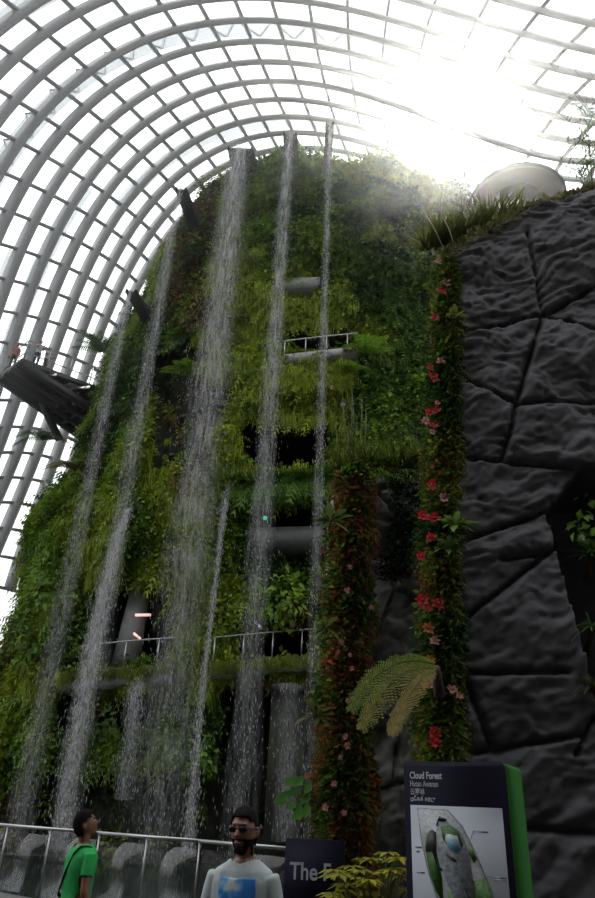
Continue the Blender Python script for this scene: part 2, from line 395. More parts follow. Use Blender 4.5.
def ledge(x0, y0, x1, y1, thick_px, out=.9, back=5, m='concrete'):
    a = face_pt(x0, y0, out); b = face_pt(x1, y1, out); t = thick_px/24.
    mb = MB(); n = 14; V = []
    for k in range(n+1):
        x = a[0]+(b[0]-a[0])*k/n; z = a[2]+(b[2]-a[2])*k/n; y = frontY(x, z)-out
        V += [(x, y, z), (x, y, z-t), (x, y+back, z-t), (x, y+back, z)]
    Fq = [[4*k+q, 4*k+(q+1) % 4, 4*k+4+(q+1) % 4, 4*k+4+q] for k in range(n) for q in range(4)]+[[0, 1, 2, 3], [4*n+3, 4*n+2, 4*n+1, 4*n]]
    mb.add(V, np.array(Fq)); o = mpart(mb, 'concrete_ledge', M[m]); return V[::4]
def balcony_rail(line, h=1.05, inset=.15, step=1):
    rl = MB(); L_ = [np.array(p)+np.array([0, inset, 0]) for p in line]
    for a, b in zip(L_[:-1], L_[1:]):
        rl.bar(a+[0, 0, h], b+[0, 0, h], .05)
        rl.bar(a+[0, 0, .1], b+[0, 0, .1], .03)
    o = mpart(rl, 'balcony_railing', M['rail'])
    for k in range(0, len(L_), step):
        p = MB(); p.bar(L_[k], L_[k]+np.array([0, 0, h]), .045); q = p.build('post', M['rail'], o)
lg = ledge(60, 677, 172, 667, 12); balcony_rail(lg, 1.1, step=4)
lg = ledge(212, 667, 316, 658, 9); balcony_rail(lg, 1.1, step=4)
ledge(246, 528, 330, 526, 15, out=.1, m='concrete')
lg = ledge(284, 355, 358, 347, 9, out=.8); balcony_rail(lg, .9, step=4)
ledge(278, 279, 320, 277, 16, out=.1)
ledge(214, 492, 330, 484, 10, out=.3, m='soil')
# column inside the left opening, lamps
c = face_pt(124, 668, -.7)
mb = MB(); mb.tube([(c[0], c[1], c[2]-.2), (c[0]+.25, c[1], c[2]+3.8)], [.55, .42], 20); mpart(mb, 'concrete_column', M['concrete'], True)
for (px, py, L_, m, sl) in ((143, 615, .62, 'lamp_pink', .02), (137, 636, .3, 'lamp_pink', -.1), (255, 622, .5, 'lamp_blue', -.22)):
    c = face_pt(px, py, -.1); mb = MB(); mb.bar((c[0]-L_/2, c[1], c[2]-sl), (c[0]+L_/2, c[1], c[2]+sl), .09); mpart(mb, 'tube_lamp', M[m])
for (px, py, m) in ((265, 518, 'lamp_green'), (331, 387, 'lamp_orange')):
    c = face_pt(px, py, .6); mb = MB(); mb.ell(c, (.09, .09, .09)); mpart(mb, 'spot_lamp', M[m])
# overflow spouts (the water leaves from their tips)
def spout(tip, wid, run=3.2, drop=.9):
    mb = MB(); x, y, z = tip; rx = x+(CX-x)*.12; yb = y+run
    o, h = wid/2+.12, .34
    for sx in (-1, 1):
        mb.add([(x+sx*o, y, z+.05), (x+sx*(o-.1), y, z+.05), (rx+sx*(o-.1), yb, z+.3), (rx+sx*o, yb, z+.3), (x+sx*o, y, z-.12), (x+sx*(o-.1), y, z-.12), (rx+sx*(o-.1), yb, z-drop), (rx+sx*o, yb, z-drop)],
               np.array([[0, 1, 2, 3], [7, 6, 5, 4], [0, 4, 5, 1], [1, 5, 6, 2], [2, 6, 7, 3], [3, 7, 4, 0]]))
    mb.add([(x-o, y, z-.08), (x+o, y, z-.08), (rx+o, yb, z-.02), (rx-o, yb, z-.02), (x-o, y, z-.16), (x+o, y, z-.16), (rx+o, yb, z-drop), (rx-o, yb, z-drop)],
           np.array([[0, 1, 2, 3], [7, 6, 5, 4], [0, 4, 5, 1], [1, 5, 6, 2], [2, 6, 7, 3], [3, 7, 4, 0]]))
    mpart(mb, 'overflow_spout', M['soil'])

# ---------------------------------------------------------------- foliage prototypes (x right, y up, z outward)
def proto_fern(seed, nf=9, L=1.0, droop=.8, spread=1.0, nl=7, w=.16):
    r = np.random.default_rng(seed); V = []; T = []; C = []
    for f in range(nf):
        a = 2*PI*(f+r.random()*.6)/nf; el = .35+.5*r.random(); l = L*(.7+.5*r.random())
        d = np.array([math.cos(a)*spread, math.sin(a)*.75+.15, 0])*math.cos(el)+np.array([0, 0, math.sin(el)])
        side = np.cross(d, [0, 0, 1.]); side /= np.linalg.norm(side)+1e-6
        cf = .75+.5*r.random()
        for k in range(nl+1):
            t = (k+.3)/(nl+1); p = d*l*t+np.array([0, -droop*l*t*t, .0]); t2 = t+.9/(nl+1); q = d*l*t2+np.array([0, -droop*l*t2*t2, 0])
            ww = w*l*math.sin(PI*min(1, .12+t*.88))**.7
            for s in ((-1, 1) if k < nl else (0,)):
                tip = q+side*s*ww+np.array([0, -.03*l, -.02])
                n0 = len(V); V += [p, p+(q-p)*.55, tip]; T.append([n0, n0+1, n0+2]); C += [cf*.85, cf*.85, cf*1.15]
    return np.array(V), np.array(T), np.array(C)
def proto_leafy(seed, n=26, R=.5, L=.2, W=.09):
    r = np.random.default_rng(seed); V = []; T = []; C = []
    for k in range(n):
        v = r.normal(size=3); v[2] = abs(v[2])*.8; v /= np.linalg.norm(v); p = v*R*(.35+.65*r.random())
        d = v+r.normal(size=3)*.5+np.array([0, -.5, .1]); d /= np.linalg.norm(d); sd = np.cross(d, v+[.1, .2, .3]); sd /= np.linalg.norm(sd); l = L*(.6+.8*r.random()); ww = W*(.7+.6*r.random())
        nn = np.cross(sd, d)*.15*l
        n0 = len(V); V += [p, p+d*l*.45+sd*ww+nn, p+d*l, p+d*l*.45-sd*ww+nn]; T += [[n0, n0+1, n0+2], [n0, n0+2, n0+3]]; cf = .65+.7*r.random(); C += [cf]*4
    return np.array(V), np.array(T), np.array(C)
def proto_moss(seed, n=30, L=.75, W=.016):
    r = np.random.default_rng(seed); V = []; T = []; C = []
    for k in range(n):
        p = np.array([(r.random()-.5)*.7, (r.random()-.5)*.5, .02]); l = L*(.4+.8*r.random()); o = .15+.3*r.random(); dx = (r.random()-.5)*.3
        pts = [p, p+[dx*.4, .02, o*.8], p+[dx, -l*.35, o], p+[dx*1.2, -l, o*.7]]; cf = .7+.6*r.random()
        n0 = len(V)
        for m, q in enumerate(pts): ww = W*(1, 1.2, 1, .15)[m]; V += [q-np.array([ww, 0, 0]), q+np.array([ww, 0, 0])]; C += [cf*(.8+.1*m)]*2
        for m in range(3): T += [[n0+2*m, n0+2*m+1, n0+2*m+3], [n0+2*m, n0+2*m+3, n0+2*m+2]]
    return np.array(V), np.array(T), np.array(C)
def proto_grass(seed, n=24, L=.7, W=.018, droop=.5):
    r = np.random.default_rng(seed); V = []; T = []; C = []
    for k in range(n):
        a = r.random()*2*PI; p = np.array([math.cos(a)*.1*r.random(), 0, abs(math.sin(a))*.1]); d = np.array([math.cos(a)*.5, .9, .5*math.sin(a)+.2]); l = L*(.5+.6*r.random())
        out_ = np.array([math.cos(a), 0, math.sin(a)]); n0 = len(V); cf = .7+.6*r.random()
        for m in range(4):
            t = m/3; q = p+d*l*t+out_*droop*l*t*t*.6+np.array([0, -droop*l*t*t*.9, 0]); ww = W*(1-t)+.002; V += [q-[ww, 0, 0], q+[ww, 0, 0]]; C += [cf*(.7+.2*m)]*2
        for m in range(3): T += [[n0+2*m, n0+2*m+1, n0+2*m+3], [n0+2*m, n0+2*m+3, n0+2*m+2]]
    return np.array(V), np.array(T), np.array(C)
def scatter(protos, P, Nn, sc, col, name, m='leaf', parent=None, jitter=.5, up=(0, 0, 1.)):
    mb = MB(); P = np.asarray(P); K = len(P)
    if K == 0: return None
    Nn = Nn+RNG.normal(size=(K, 3))*.18*jitter; Nn /= np.linalg.norm(Nn, axis=1)[:, None]
    U = np.tile(np.array(up), (K, 1)); U = U-(U*Nn).sum(1)[:, None]*Nn; U /= np.linalg.norm(U, axis=1)[:, None]+1e-9
    a = (RNG.random(K)-.5)*jitter; R_ = np.cross(U, Nn); U2 = U*np.cos(a)[:, None]+R_*np.sin(a)[:, None]; R2 = np.cross(U2, Nn)
    pick = RNG.integers(0, len(protos), K)
    for q, (V, T, C) in enumerate(protos):
        s = np.where(pick == q)[0]
        if not len(s): continue
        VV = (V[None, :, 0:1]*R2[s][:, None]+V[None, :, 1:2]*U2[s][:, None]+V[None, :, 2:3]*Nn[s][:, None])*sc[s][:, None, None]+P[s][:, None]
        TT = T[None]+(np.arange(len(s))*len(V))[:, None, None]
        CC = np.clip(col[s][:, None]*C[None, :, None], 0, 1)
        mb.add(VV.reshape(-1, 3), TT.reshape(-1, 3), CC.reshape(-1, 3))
    return mb.build(name, M[m], parent)
FERN = [proto_fern(s, 9, 1.0, .8) for s in range(5)]
FERNUP = [proto_fern(s+40, 8, 1.0, .35) for s in range(4)]
LEAFY = [proto_leafy(s) for s in range(6)]
MOSS = [proto_moss(s) for s in range(4)]
GRASS = [proto_grass(s) for s in range(4)]
def sample_mtn(n):
    phi = PI+RNG.random(n)*PI*1.02; z = RNG.random(n)**.97*34.6
    P, nn, r = surf(phi, np.minimum(z, 34.7)); P[:, 2] = z
    q = proj(P); ok = (q[:, 0] > -60) & (q[:, 0] < 620) & (q[:, 1] < 920)
    return P[ok], nn[ok], r[ok], q[ok]
def inbox(q, x0, y0, x1, y1, soft=12):
    e = np.minimum(np.minimum(q[:, 0]-x0, x1-q[:, 0]), np.minimum(q[:, 1]-y0, y1-q[:, 1])); return np.clip(e/soft+.5, 0, 1)
DK = np.array([.030, .068, .010]); MG = np.array([.085, .18, .018]); YG = np.array([.26, .34, .020]); LG = np.array([.17, .30, .025]); RD = np.array([.15, .065, .025]); OL = np.array([.12, .14, .025])
YELLOW = [(213, 250, 262, 395), (222, 380, 250, 455), (200, 330, 235, 380), (265, 290, 320, 322), (262, 372, 345, 428), (40, 560, 60, 700), (90, 500, 120, 590), (180, 540, 210, 680), (320, 290, 350, 330), (215, 660, 320, 674), (60, 672, 170, 684), (150, 400, 180, 520), (222, 462, 330, 500), (225, 200, 250, 260)]
def colour(P, q, bias=0):
    nA = fbm(P*.45, 3, 21)+(RNG.random(len(P))-.5)*.25; nB = vn(P*.22, 31); yel = np.zeros(len(P))
    for b in YELLOW: yel = np.maximum(yel, inbox(q, *b, soft=8))
    c = np.where((nA < .38)[:, None], DK, np.where((nA < .48)[:, None], MG, LG)); c = np.where((nA > .59)[:, None], YG*.95, c)
    red = ((nB > .66) & (RNG.random(len(P)) < .55)); c = np.where(red[:, None], RD, c)
    topleft = inbox(q, 180, 160, 245, 330, 20); k = (RNG.random(len(P)) < topleft*.5); c = np.where(k[:, None], RD*.8, c)
    k = RNG.random(len(P)) < yel*.9; c = np.where(k[:, None], YG, c)
    return c*(.75+.5*RNG.random(len(P)))[:, None], yel
def keep(P, q, r):
    dens = np.where(r > .2, .03, 1.0)
    dens = np.where(inbox(q, 62, 674, 170, 692, 2) > 0.5, .5, dens)
    return RNG.random(len(P)) < dens
P, nn, r, q = sample_mtn(10500); k = keep(P, q, r); P, nn, q = P[k], nn[k], q[k]; c, y = colour(P, q)
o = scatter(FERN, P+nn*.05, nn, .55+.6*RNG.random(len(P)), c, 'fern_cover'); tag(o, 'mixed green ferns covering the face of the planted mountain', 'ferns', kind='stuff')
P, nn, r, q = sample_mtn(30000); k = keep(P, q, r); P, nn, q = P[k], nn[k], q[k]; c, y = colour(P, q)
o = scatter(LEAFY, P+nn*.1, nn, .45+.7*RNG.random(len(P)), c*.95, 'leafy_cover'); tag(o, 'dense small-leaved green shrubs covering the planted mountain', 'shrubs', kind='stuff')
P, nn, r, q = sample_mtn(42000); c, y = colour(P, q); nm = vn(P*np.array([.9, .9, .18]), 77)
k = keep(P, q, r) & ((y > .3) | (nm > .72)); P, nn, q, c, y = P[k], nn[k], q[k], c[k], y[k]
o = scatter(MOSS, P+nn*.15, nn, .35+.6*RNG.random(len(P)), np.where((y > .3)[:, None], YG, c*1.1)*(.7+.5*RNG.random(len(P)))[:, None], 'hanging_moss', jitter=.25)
tag(o, 'yellow-green strands of moss hanging down the planted mountain', 'moss', kind='stuff')
# thick fringe of grasses and ferns along ledges and the summit
def strip_on(px0, py0, px1, py1, n, protos, sc, col, name, label, cat, out=.9, kind='stuff', spread=6):
    t = RNG.random(n); P = np.array([face_pt(px0+(px1-px0)*a, py0+(py1-py0)*a, out) for a in t]); P[:, 2] += RNG.normal(size=n)*.04*spread/6; P[:, 1] += RNG.random(n)*.3
    nn = np.tile([0, -1., .15], (n, 1)); c = np.array(col)*(.6+.7*RNG.random(n))[:, None]
    o = scatter(protos, P, nn, sc*(.6+.7*RNG.random(n)), c, name); tag(o, label, cat, kind=kind); return o
strip_on(62, 676, 172, 666, 150, MOSS, .38, YG*.45, 'ledge_moss', 'moss edging the concrete ledge of the left opening', 'moss', .95)
strip_on(214, 666, 316, 657, 190, MOSS, .42, YG*.5, 'ledge_moss', 'moss edging the ledge above the square weir waterfall', 'moss', .95)
strip_on(222, 488, 334, 478, 240, GRASS+FERN[:2], 1.0, MG, 'ledge_grass', 'grassy ferns along the ledge over the dark central openings', 'grass', .7)
strip_on(226, 494, 332, 485, 160, MOSS, .8, LG*1.1, 'ledge_moss', 'moss trailing below the grassy ledge of the central openings', 'moss', .5)
strip_on(262, 378, 345, 372, 330, MOSS+FERN, .75, YG, 'ledge_moss', 'thick moss mound hanging under the upper concrete balcony', 'moss', .6, spread=40)
strip_on(285, 356, 358, 348, 40, MOSS, .25, OL, 'ledge_moss', 'moss tufts on the rim of the upper concrete balcony', 'moss', .85)
n = 900; a = PI+RNG.random(n)*PI; P0, nn, _ = surf(a, np.full(n, 34.6)); P0[:, 2] = 34.7+RNG.random(n)*.7; P0[:, :2] -= nn[:, :2]*(RNG.random(n)*1.6)[:, None]
q = proj(P0); c, y = colour(P0, q)
o = scatter(FERNUP+LEAFY, P0, nn*.4+np.array([0, 0, .8]), .7+.6*RNG.random(n), c*1.1, 'summit_plants'); tag(o, 'bushy plants along the summit rim of the planted mountain', 'shrubs', kind='stuff')
# silhouette shrubs on the left flank
n = 800; z = RNG.random(n)*30; a = PI*(1.0+RNG.random(n)*.1); P0, nn, _ = surf(a, z); q = proj(P0); c, y = colour(P0, q)
o = scatter(FERNUP, P0, nn, .9+.8*RNG.random(n), c*.9, 'flank_ferns'); tag(o, 'arching ferns sticking out along the left flank of the mountain', 'ferns', kind='stuff')

# single plants that stand out
def frond(mb, base, d, L, droop, nl, w, col, up=(0, 0, 1)):
    base = np.array(base, float); d = np.array(d, float); d /= np.linalg.norm(d); side = np.cross(d, up); side /= np.linalg.norm(side)
    pts = [base+d*L*t+np.array([0, 0, -droop*L*t*t]) for t in np.linspace(0, 1, nl+1)]
    for k in range(nl):
        p, q = pts[k], pts[k+1]; t = (k+.5)/nl; ww = w*L*math.sin(PI*(.15+.83*t))**.8; mb.bar(p, q, .012*L, col=np.array(col)*.6)
        for s in (-1, 1):
            tip = q+side*s*ww+(q-p)*.9+np.array([0, 0, -.28*ww]); m_ = (p+q)/2
            mid = m_+(tip-m_)*.5
            e = (q-p)*.38; mb.add([m_-e, mid-e*.9, tip, mid+e*.9, m_+e], [np.array([[0, 1, 3, 4]]), np.array([[1, 2, 3]])], np.array(col)*(.75+.5*random.random()))
    return pts
def fernplant(name, P, label, cat, L, nf, col, droop=.5, group=None, dirs=None, nl=16, w=.22, trunk=0):
    t = empty(name, tuple(P)); tag(t, label, cat, group)
    for k in range(nf):
        a = PI+PI*(k+.5)/nf+(random.random()-.5)*.3; el = .5+random.random()*.5
        d = dirs[k] if dirs else (math.cos(a), math.sin(a), math.tan(el)*.7)
        mb = MB(); frond(mb, (0, 0, 0), d, L*(.8+.3*random.random()) if not dirs else L*np.linalg.norm(d), droop, nl, w, np.array(col)*(.8+.4*random.random())); mb.build('frond', M['leaf'], t)
    if trunk:
        mb = MB(); mb.tube([(0, 0, 0), (.1, .3, -trunk)], [.10, .13], 10); mb.build('trunk', M['bark'], t)
    return t
fernplant('palm_fern', face_pt(102, 352, .3), 'dark spiky fern jutting from the mountain beside the skywalk deck', 'fern', 2.0, 11, DK*1.3, .35)
fernplant('hanging_fern', face_pt(366, 352, .8), 'bright green fern arching out right of the upper balcony', 'fern', 1.5, 7, LG*1.3, .45)
fernplant('hanging_fern', face_pt(350, 372, .8), 'smaller green fern just below the bright fern by the upper balcony', 'fern', 1.2, 6, LG, .6)
fernplant('hanging_fern', face_pt(185, 375, .6), 'green fern behind the widest waterfall', 'fern', 1.5, 8, LG, .6)
fernplant('hanging_fern', face_pt(45, 440, .4), 'long drooping fern under the skywalk strut on the left flank', 'fern', 2.0, 9, DK*1.4, .8)
fernplant('hanging_fern', face_pt(78, 470, .8), 'broad olive fern high on the left flank below the skywalk', 'fern', 1.7, 8, OL, .7)
def leafshrub(name, P, label, R, n, L, W, col, flat=.8):
    V, T, C = proto_leafy(random.randrange(999), n, R, L, W); V = V@np.array([[1, 0, 0], [0, 0, 1.], [0, -1., 0]])
    V = V*np.array([1, flat, 1]); mb = MB(); mb.add(V, T, np.clip(np.array(col)[None]*C[:, None], 0, 1)); t = empty(name, tuple(P)); tag(t, label, 'shrub')
    mb.build('foliage', M['leaf'], t); s = MB()
    for k in range(5): a = k*1.3; s.tube([(0, .3, -.1), (math.cos(a)*R*.5, 0, math.sin(a)*R*.4)], [.03, .012], 6)
    s.build('stem', M['bark'], t); return t
leafshrub('leafy_shrub', face_pt(285, 600, .6), 'bright leafy shrub in the dark mound under the central openings', 1.2, 180, .3, .1, LG)
leafshrub('leafy_shrub', face_pt(60, 590, .8), 'rounded green shrub on the lower left flank', 1.6, 260, .3, .1, MG*1.3)
leafshrub('leafy_shrub', face_pt(40, 640, .8), 'darker green shrub below the rounded one on the left flank', 1.5, 240, .3, .1, MG)
leafshrub('leafy_shrub', face_pt(195, 755, 1.2), 'small green shrub low between the two middle waterfalls', .8, 90, .26, .09, MG*1.3)
leafshrub('leafy_shrub', face_pt(95, 722, 1.0), 'dark leafy shrub below the left concrete ledge', .8, 90, .28, .09, DK*1.6)

# ---------------------------------------------------------------- waterfalls
def waterfall(name, label, path, widths, dens, m='veil', ndrop=1500, drop_sc=1., layers=2, group=None, curve=.25):
    path = np.array(path, float); widths = np.array(widths, float); dens = np.array(dens, float)
    seg = np.linalg.norm(np.diff(path, axis=0), axis=1); s = np.concatenate([[0], np.cumsum(seg)]); n = 120
    ss = np.linspace(0, s[-1], n); P = np.stack([np.interp(ss, s, path[:, k]) for k in range(3)], 1); Wd = np.interp(ss, s, widths); De = np.interp(ss, s, dens)
    t = empty(name, tuple(path[0])); tag(t, label, 'waterfall', group); P = P-path[0]
    mb = MB(); nc = 9
    for l in range(layers):
        V = []; A = []
        for k in range(n):
            ww = Wd[k]*(1-.25*l)
            for c in range(nc):
                u = c/(nc-1)*2-1; wob = .10*Wd[k]*math.sin(ss[k]*.8+l*2+u*2); V.append(P[k]+np.array([u*ww/2+wob*(ss[k]/s[-1]), (u*u-.6)*curve*ww+l*.18*min(1, ss[k]), 0])); A.append((u*ww/2+l*11.3+1.7*path[0][0], ss[k]*1., De[k]*max(0, 1-abs(u)**1.6)))
        mb.add(V, np.array([[a*nc+b, a*nc+b+1, (a+1)*nc+b+1, (a+1)*nc+b] for a in range(n-1) for b in range(nc-1)]), att=A)
    mb.build('water_veil', M[m], t, True)
    # drops and threads of falling water
    pr = De*np.maximum(Wd, .2); pr = pr/pr.sum(); u = RNG.choice(n, ndrop, p=pr)/(n-1.); ix = (u*(n-1)).astype(int); ww = Wd[ix]; off = np.clip(RNG.normal(size=(ndrop, 2))*.26, -.75, .75)
    C = P[ix].copy(); C[:, 0] += off[:, 0]*ww*1.15; C[:, 1] += off[:, 1]*ww*.6; C[:, 2] += RNG.random(ndrop)*.3
    D = np.gradient(P, axis=0)[ix]; D /= np.linalg.norm(D, axis=1)[:, None]; ln = (.03+.07*RNG.random(ndrop))*drop_sc; th = (.005+.007*RNG.random(ndrop))*drop_sc
    X = np.array([1., 0, 0]); Yv = np.array([0, 1., 0])
    VV = np.stack([C+D*ln[:, None], C-D*ln[:, None], C+X*th[:, None], C-X*th[:, None], C+Yv*th[:, None], C-Yv*th[:, None]], 1)
    T = np.array([[0, 2, 4], [0, 4, 3], [0, 3, 5], [0, 5, 2], [1, 4, 2], [1, 3, 4], [1, 5, 3], [1, 2, 5]])
    d = MB(); d.add(VV.reshape(-1, 3), (T[None]+(np.arange(ndrop)*6)[:, None, None]).reshape(-1, 3)); dd = d.build('water_drops', M['drop'], t); dd['kind'] = 'stuff'
    return t
def straight(px, py, z=33.7, end=0.1, w0=1, w1=2, dy=-.5):
    p = atZ(px, py, z); return [p, p+[0, dy*.35, -.8], p+[0, dy*.7, -4], p+[0, dy, -z+end]], [w0, w0, w0*.6+w1*.4, w1]
p, wd = straight(240, 147, w0=1.15, w1=2.3); spout(p[0], 1.15); waterfall('waterfall', 'widest waterfall, a white veil dropping from the summit at the left', p, wd, [1.2, 1.15, .8, .22], ndrop=7000)
p, wd = straight(290, 133, w0=.5, w1=1.15); spout(p[0], .5); waterfall('waterfall', 'middle waterfall dropping from the summit just right of the widest one', p, wd, [1.1, 1.05, .7, .22], ndrop=3000)
p, wd = straight(330, 122, w0=.16, w1=.6); spout(p[0], .2, 3.6); waterfall('waterfall', 'thin rightmost waterfall dropping from the summit', p, wd, [1.1, 1, .55, .14], ndrop=1500)
p, wd = straight(181, 188, z=30, w0=.35, w1=1.1); spout(p[0], .35, 5, .5); waterfall('waterfall', 'faint misty waterfall starting at the left shoulder of the summit', p, wd, [.8, .7, .5, .2], ndrop=1700)
p, wd = straight(131, 290, z=24.2, w0=.3, w1=1.1); spout(p[0], .3, 5, .5); waterfall('waterfall', 'faint leftmost waterfall beside the skywalk deck', p, wd, [.7, .6, .42, .25], ndrop=1500)
def traced(pts, y0, y1, z_end=0.1):
    return [atY(px, py, y0+(y1-y0)*k/(len(pts)-1)) for k, (px, py) in enumerate(pts)]
a = face_pt(136, 505, .6)
pp = traced([(136, 505), (128, 510), (118, 535), (106, 585), (94, 640), (84, 690), (74, 740), (66, 785), (60, 850)], a[1], a[1]-3.2)
mb = MB(); mb.bar(pp[0]+np.array([.2, 1.5, .1]), pp[0]+np.array([0, -.1, -.12]), .6, .18); mpart(mb, 'overflow_spout', M['concrete'])
waterfall('waterfall', 'white jet leaping from a spout halfway up on the left', pp, [.35, .4, .55, .75, .8, .75, .8, .9, 1.0], [1.2, 1.2, 1.1, 1, .9, .75, .6, .5, .4], 'jet', 2200, 1.0, layers=2)
a = face_pt(233, 483, .6)
pp = traced([(233, 483), (229, 487), (223, 515), (218, 560), (212, 610), (205, 665), (199, 720), (193, 785), (187, 855)], a[1], a[1]-3)
mb = MB(); mb.bar(pp[0]+np.array([.1, 1.5, .1]), pp[0]+np.array([0, -.1, -.1]), .42, .15); mpart(mb, 'overflow_spout', M['concrete'])
waterfall('waterfall', 'slim twisting jet starting just left of the grassy central ledge', pp, [.28, .3, .3, .22, .22, .25, .3, .4, .5], [1.4, 1.4, 1.2, .7, .6, .55, .55, .5, .5], 'jet', 1500, 1.1, layers=2)
a = face_pt(138, 685, 1.1); e = atY(122, 800, a[1]-.8)
waterfall('waterfall', 'short waterfall spilling under the left concrete ledge', [a, a+[0, -.2, -.5], (a+e)/2+[0, 0, .3], e], [.7, .75, .7, .9], [.85, .8, .5, .3], 'jet', 700)
a = face_pt(289, 683, 1.2); e = atY(284, 842, a[1]-.2); 
waterfall('waterfall', 'square weir waterfall sliding down below the mossy ledge beside the planted pillar', [a, a+[0, -.15, -.3], (a+e)/2, e], [1.1, 1.1, 1.05, 1.05], [.4, .25, .4, .4], 'jet', 250, layers=2, curve=.03)
mb = MB(); mb.box(a+np.array([0, .75, -.15]), (1.25, 1.5, .2)); mpart(mb, 'overflow_spout', M['soil'])
b = MB(); b.box(a+np.array([0, .35, -3.3]), (1.2, .2, 6.2)); mpart(b, 'weir_backing', M['soil'])

# ---------------------------------------------------------------- domed roof behind the rock wall
c = atY(516, 203, 27.5); t = empty('domed_roof', (c[0], c[1], c[2]-3)); tag(t, 'dark rounded roof showing behind the top of the black rock wall', 'roof')
mb = MB(); th = np.linspace(0, PI/2, 14); Rr = 2.6
prof = [(Rr*math.cos(a)+.001, 1.25*math.sin(a)+3) for a in th]+[]
def lathe(mb, prof, n=48):
    V = [(r_*math.cos(2*PI*k/n), r_*math.sin(2*PI*k/n), z_) for r_, z_ in prof for k in range(n)]
    mb.add(V, np.array([[a*n+k, a*n+(k+1) % n, (a+1)*n+(k+1) % n, (a+1)*n+k] for a in range(len(prof)-1) for k in range(n)]))
M['dome'] = mat('weathered_dome', (.022, .018, .015), .95, spec=.05, vary=.25, vscale=1, bump=.2, bscale=4)
lathe(mb, prof); mb.build('dome_shell', M['dome'], t, True)
mb = MB(); lathe(mb, [(Rr+.12, 2.9), (Rr+.12, 3.05), (Rr-.1, 3.05), (Rr-.1, 2.9), (Rr+.12, 2.9)]); mb.build('rim', M['darksteel'], t)
mb = MB(); mb.tube([(0, 0, -14), (0, 0, 3.0)], [.9, 1.4], 20); mb.build('column', M['dome'], t, True)

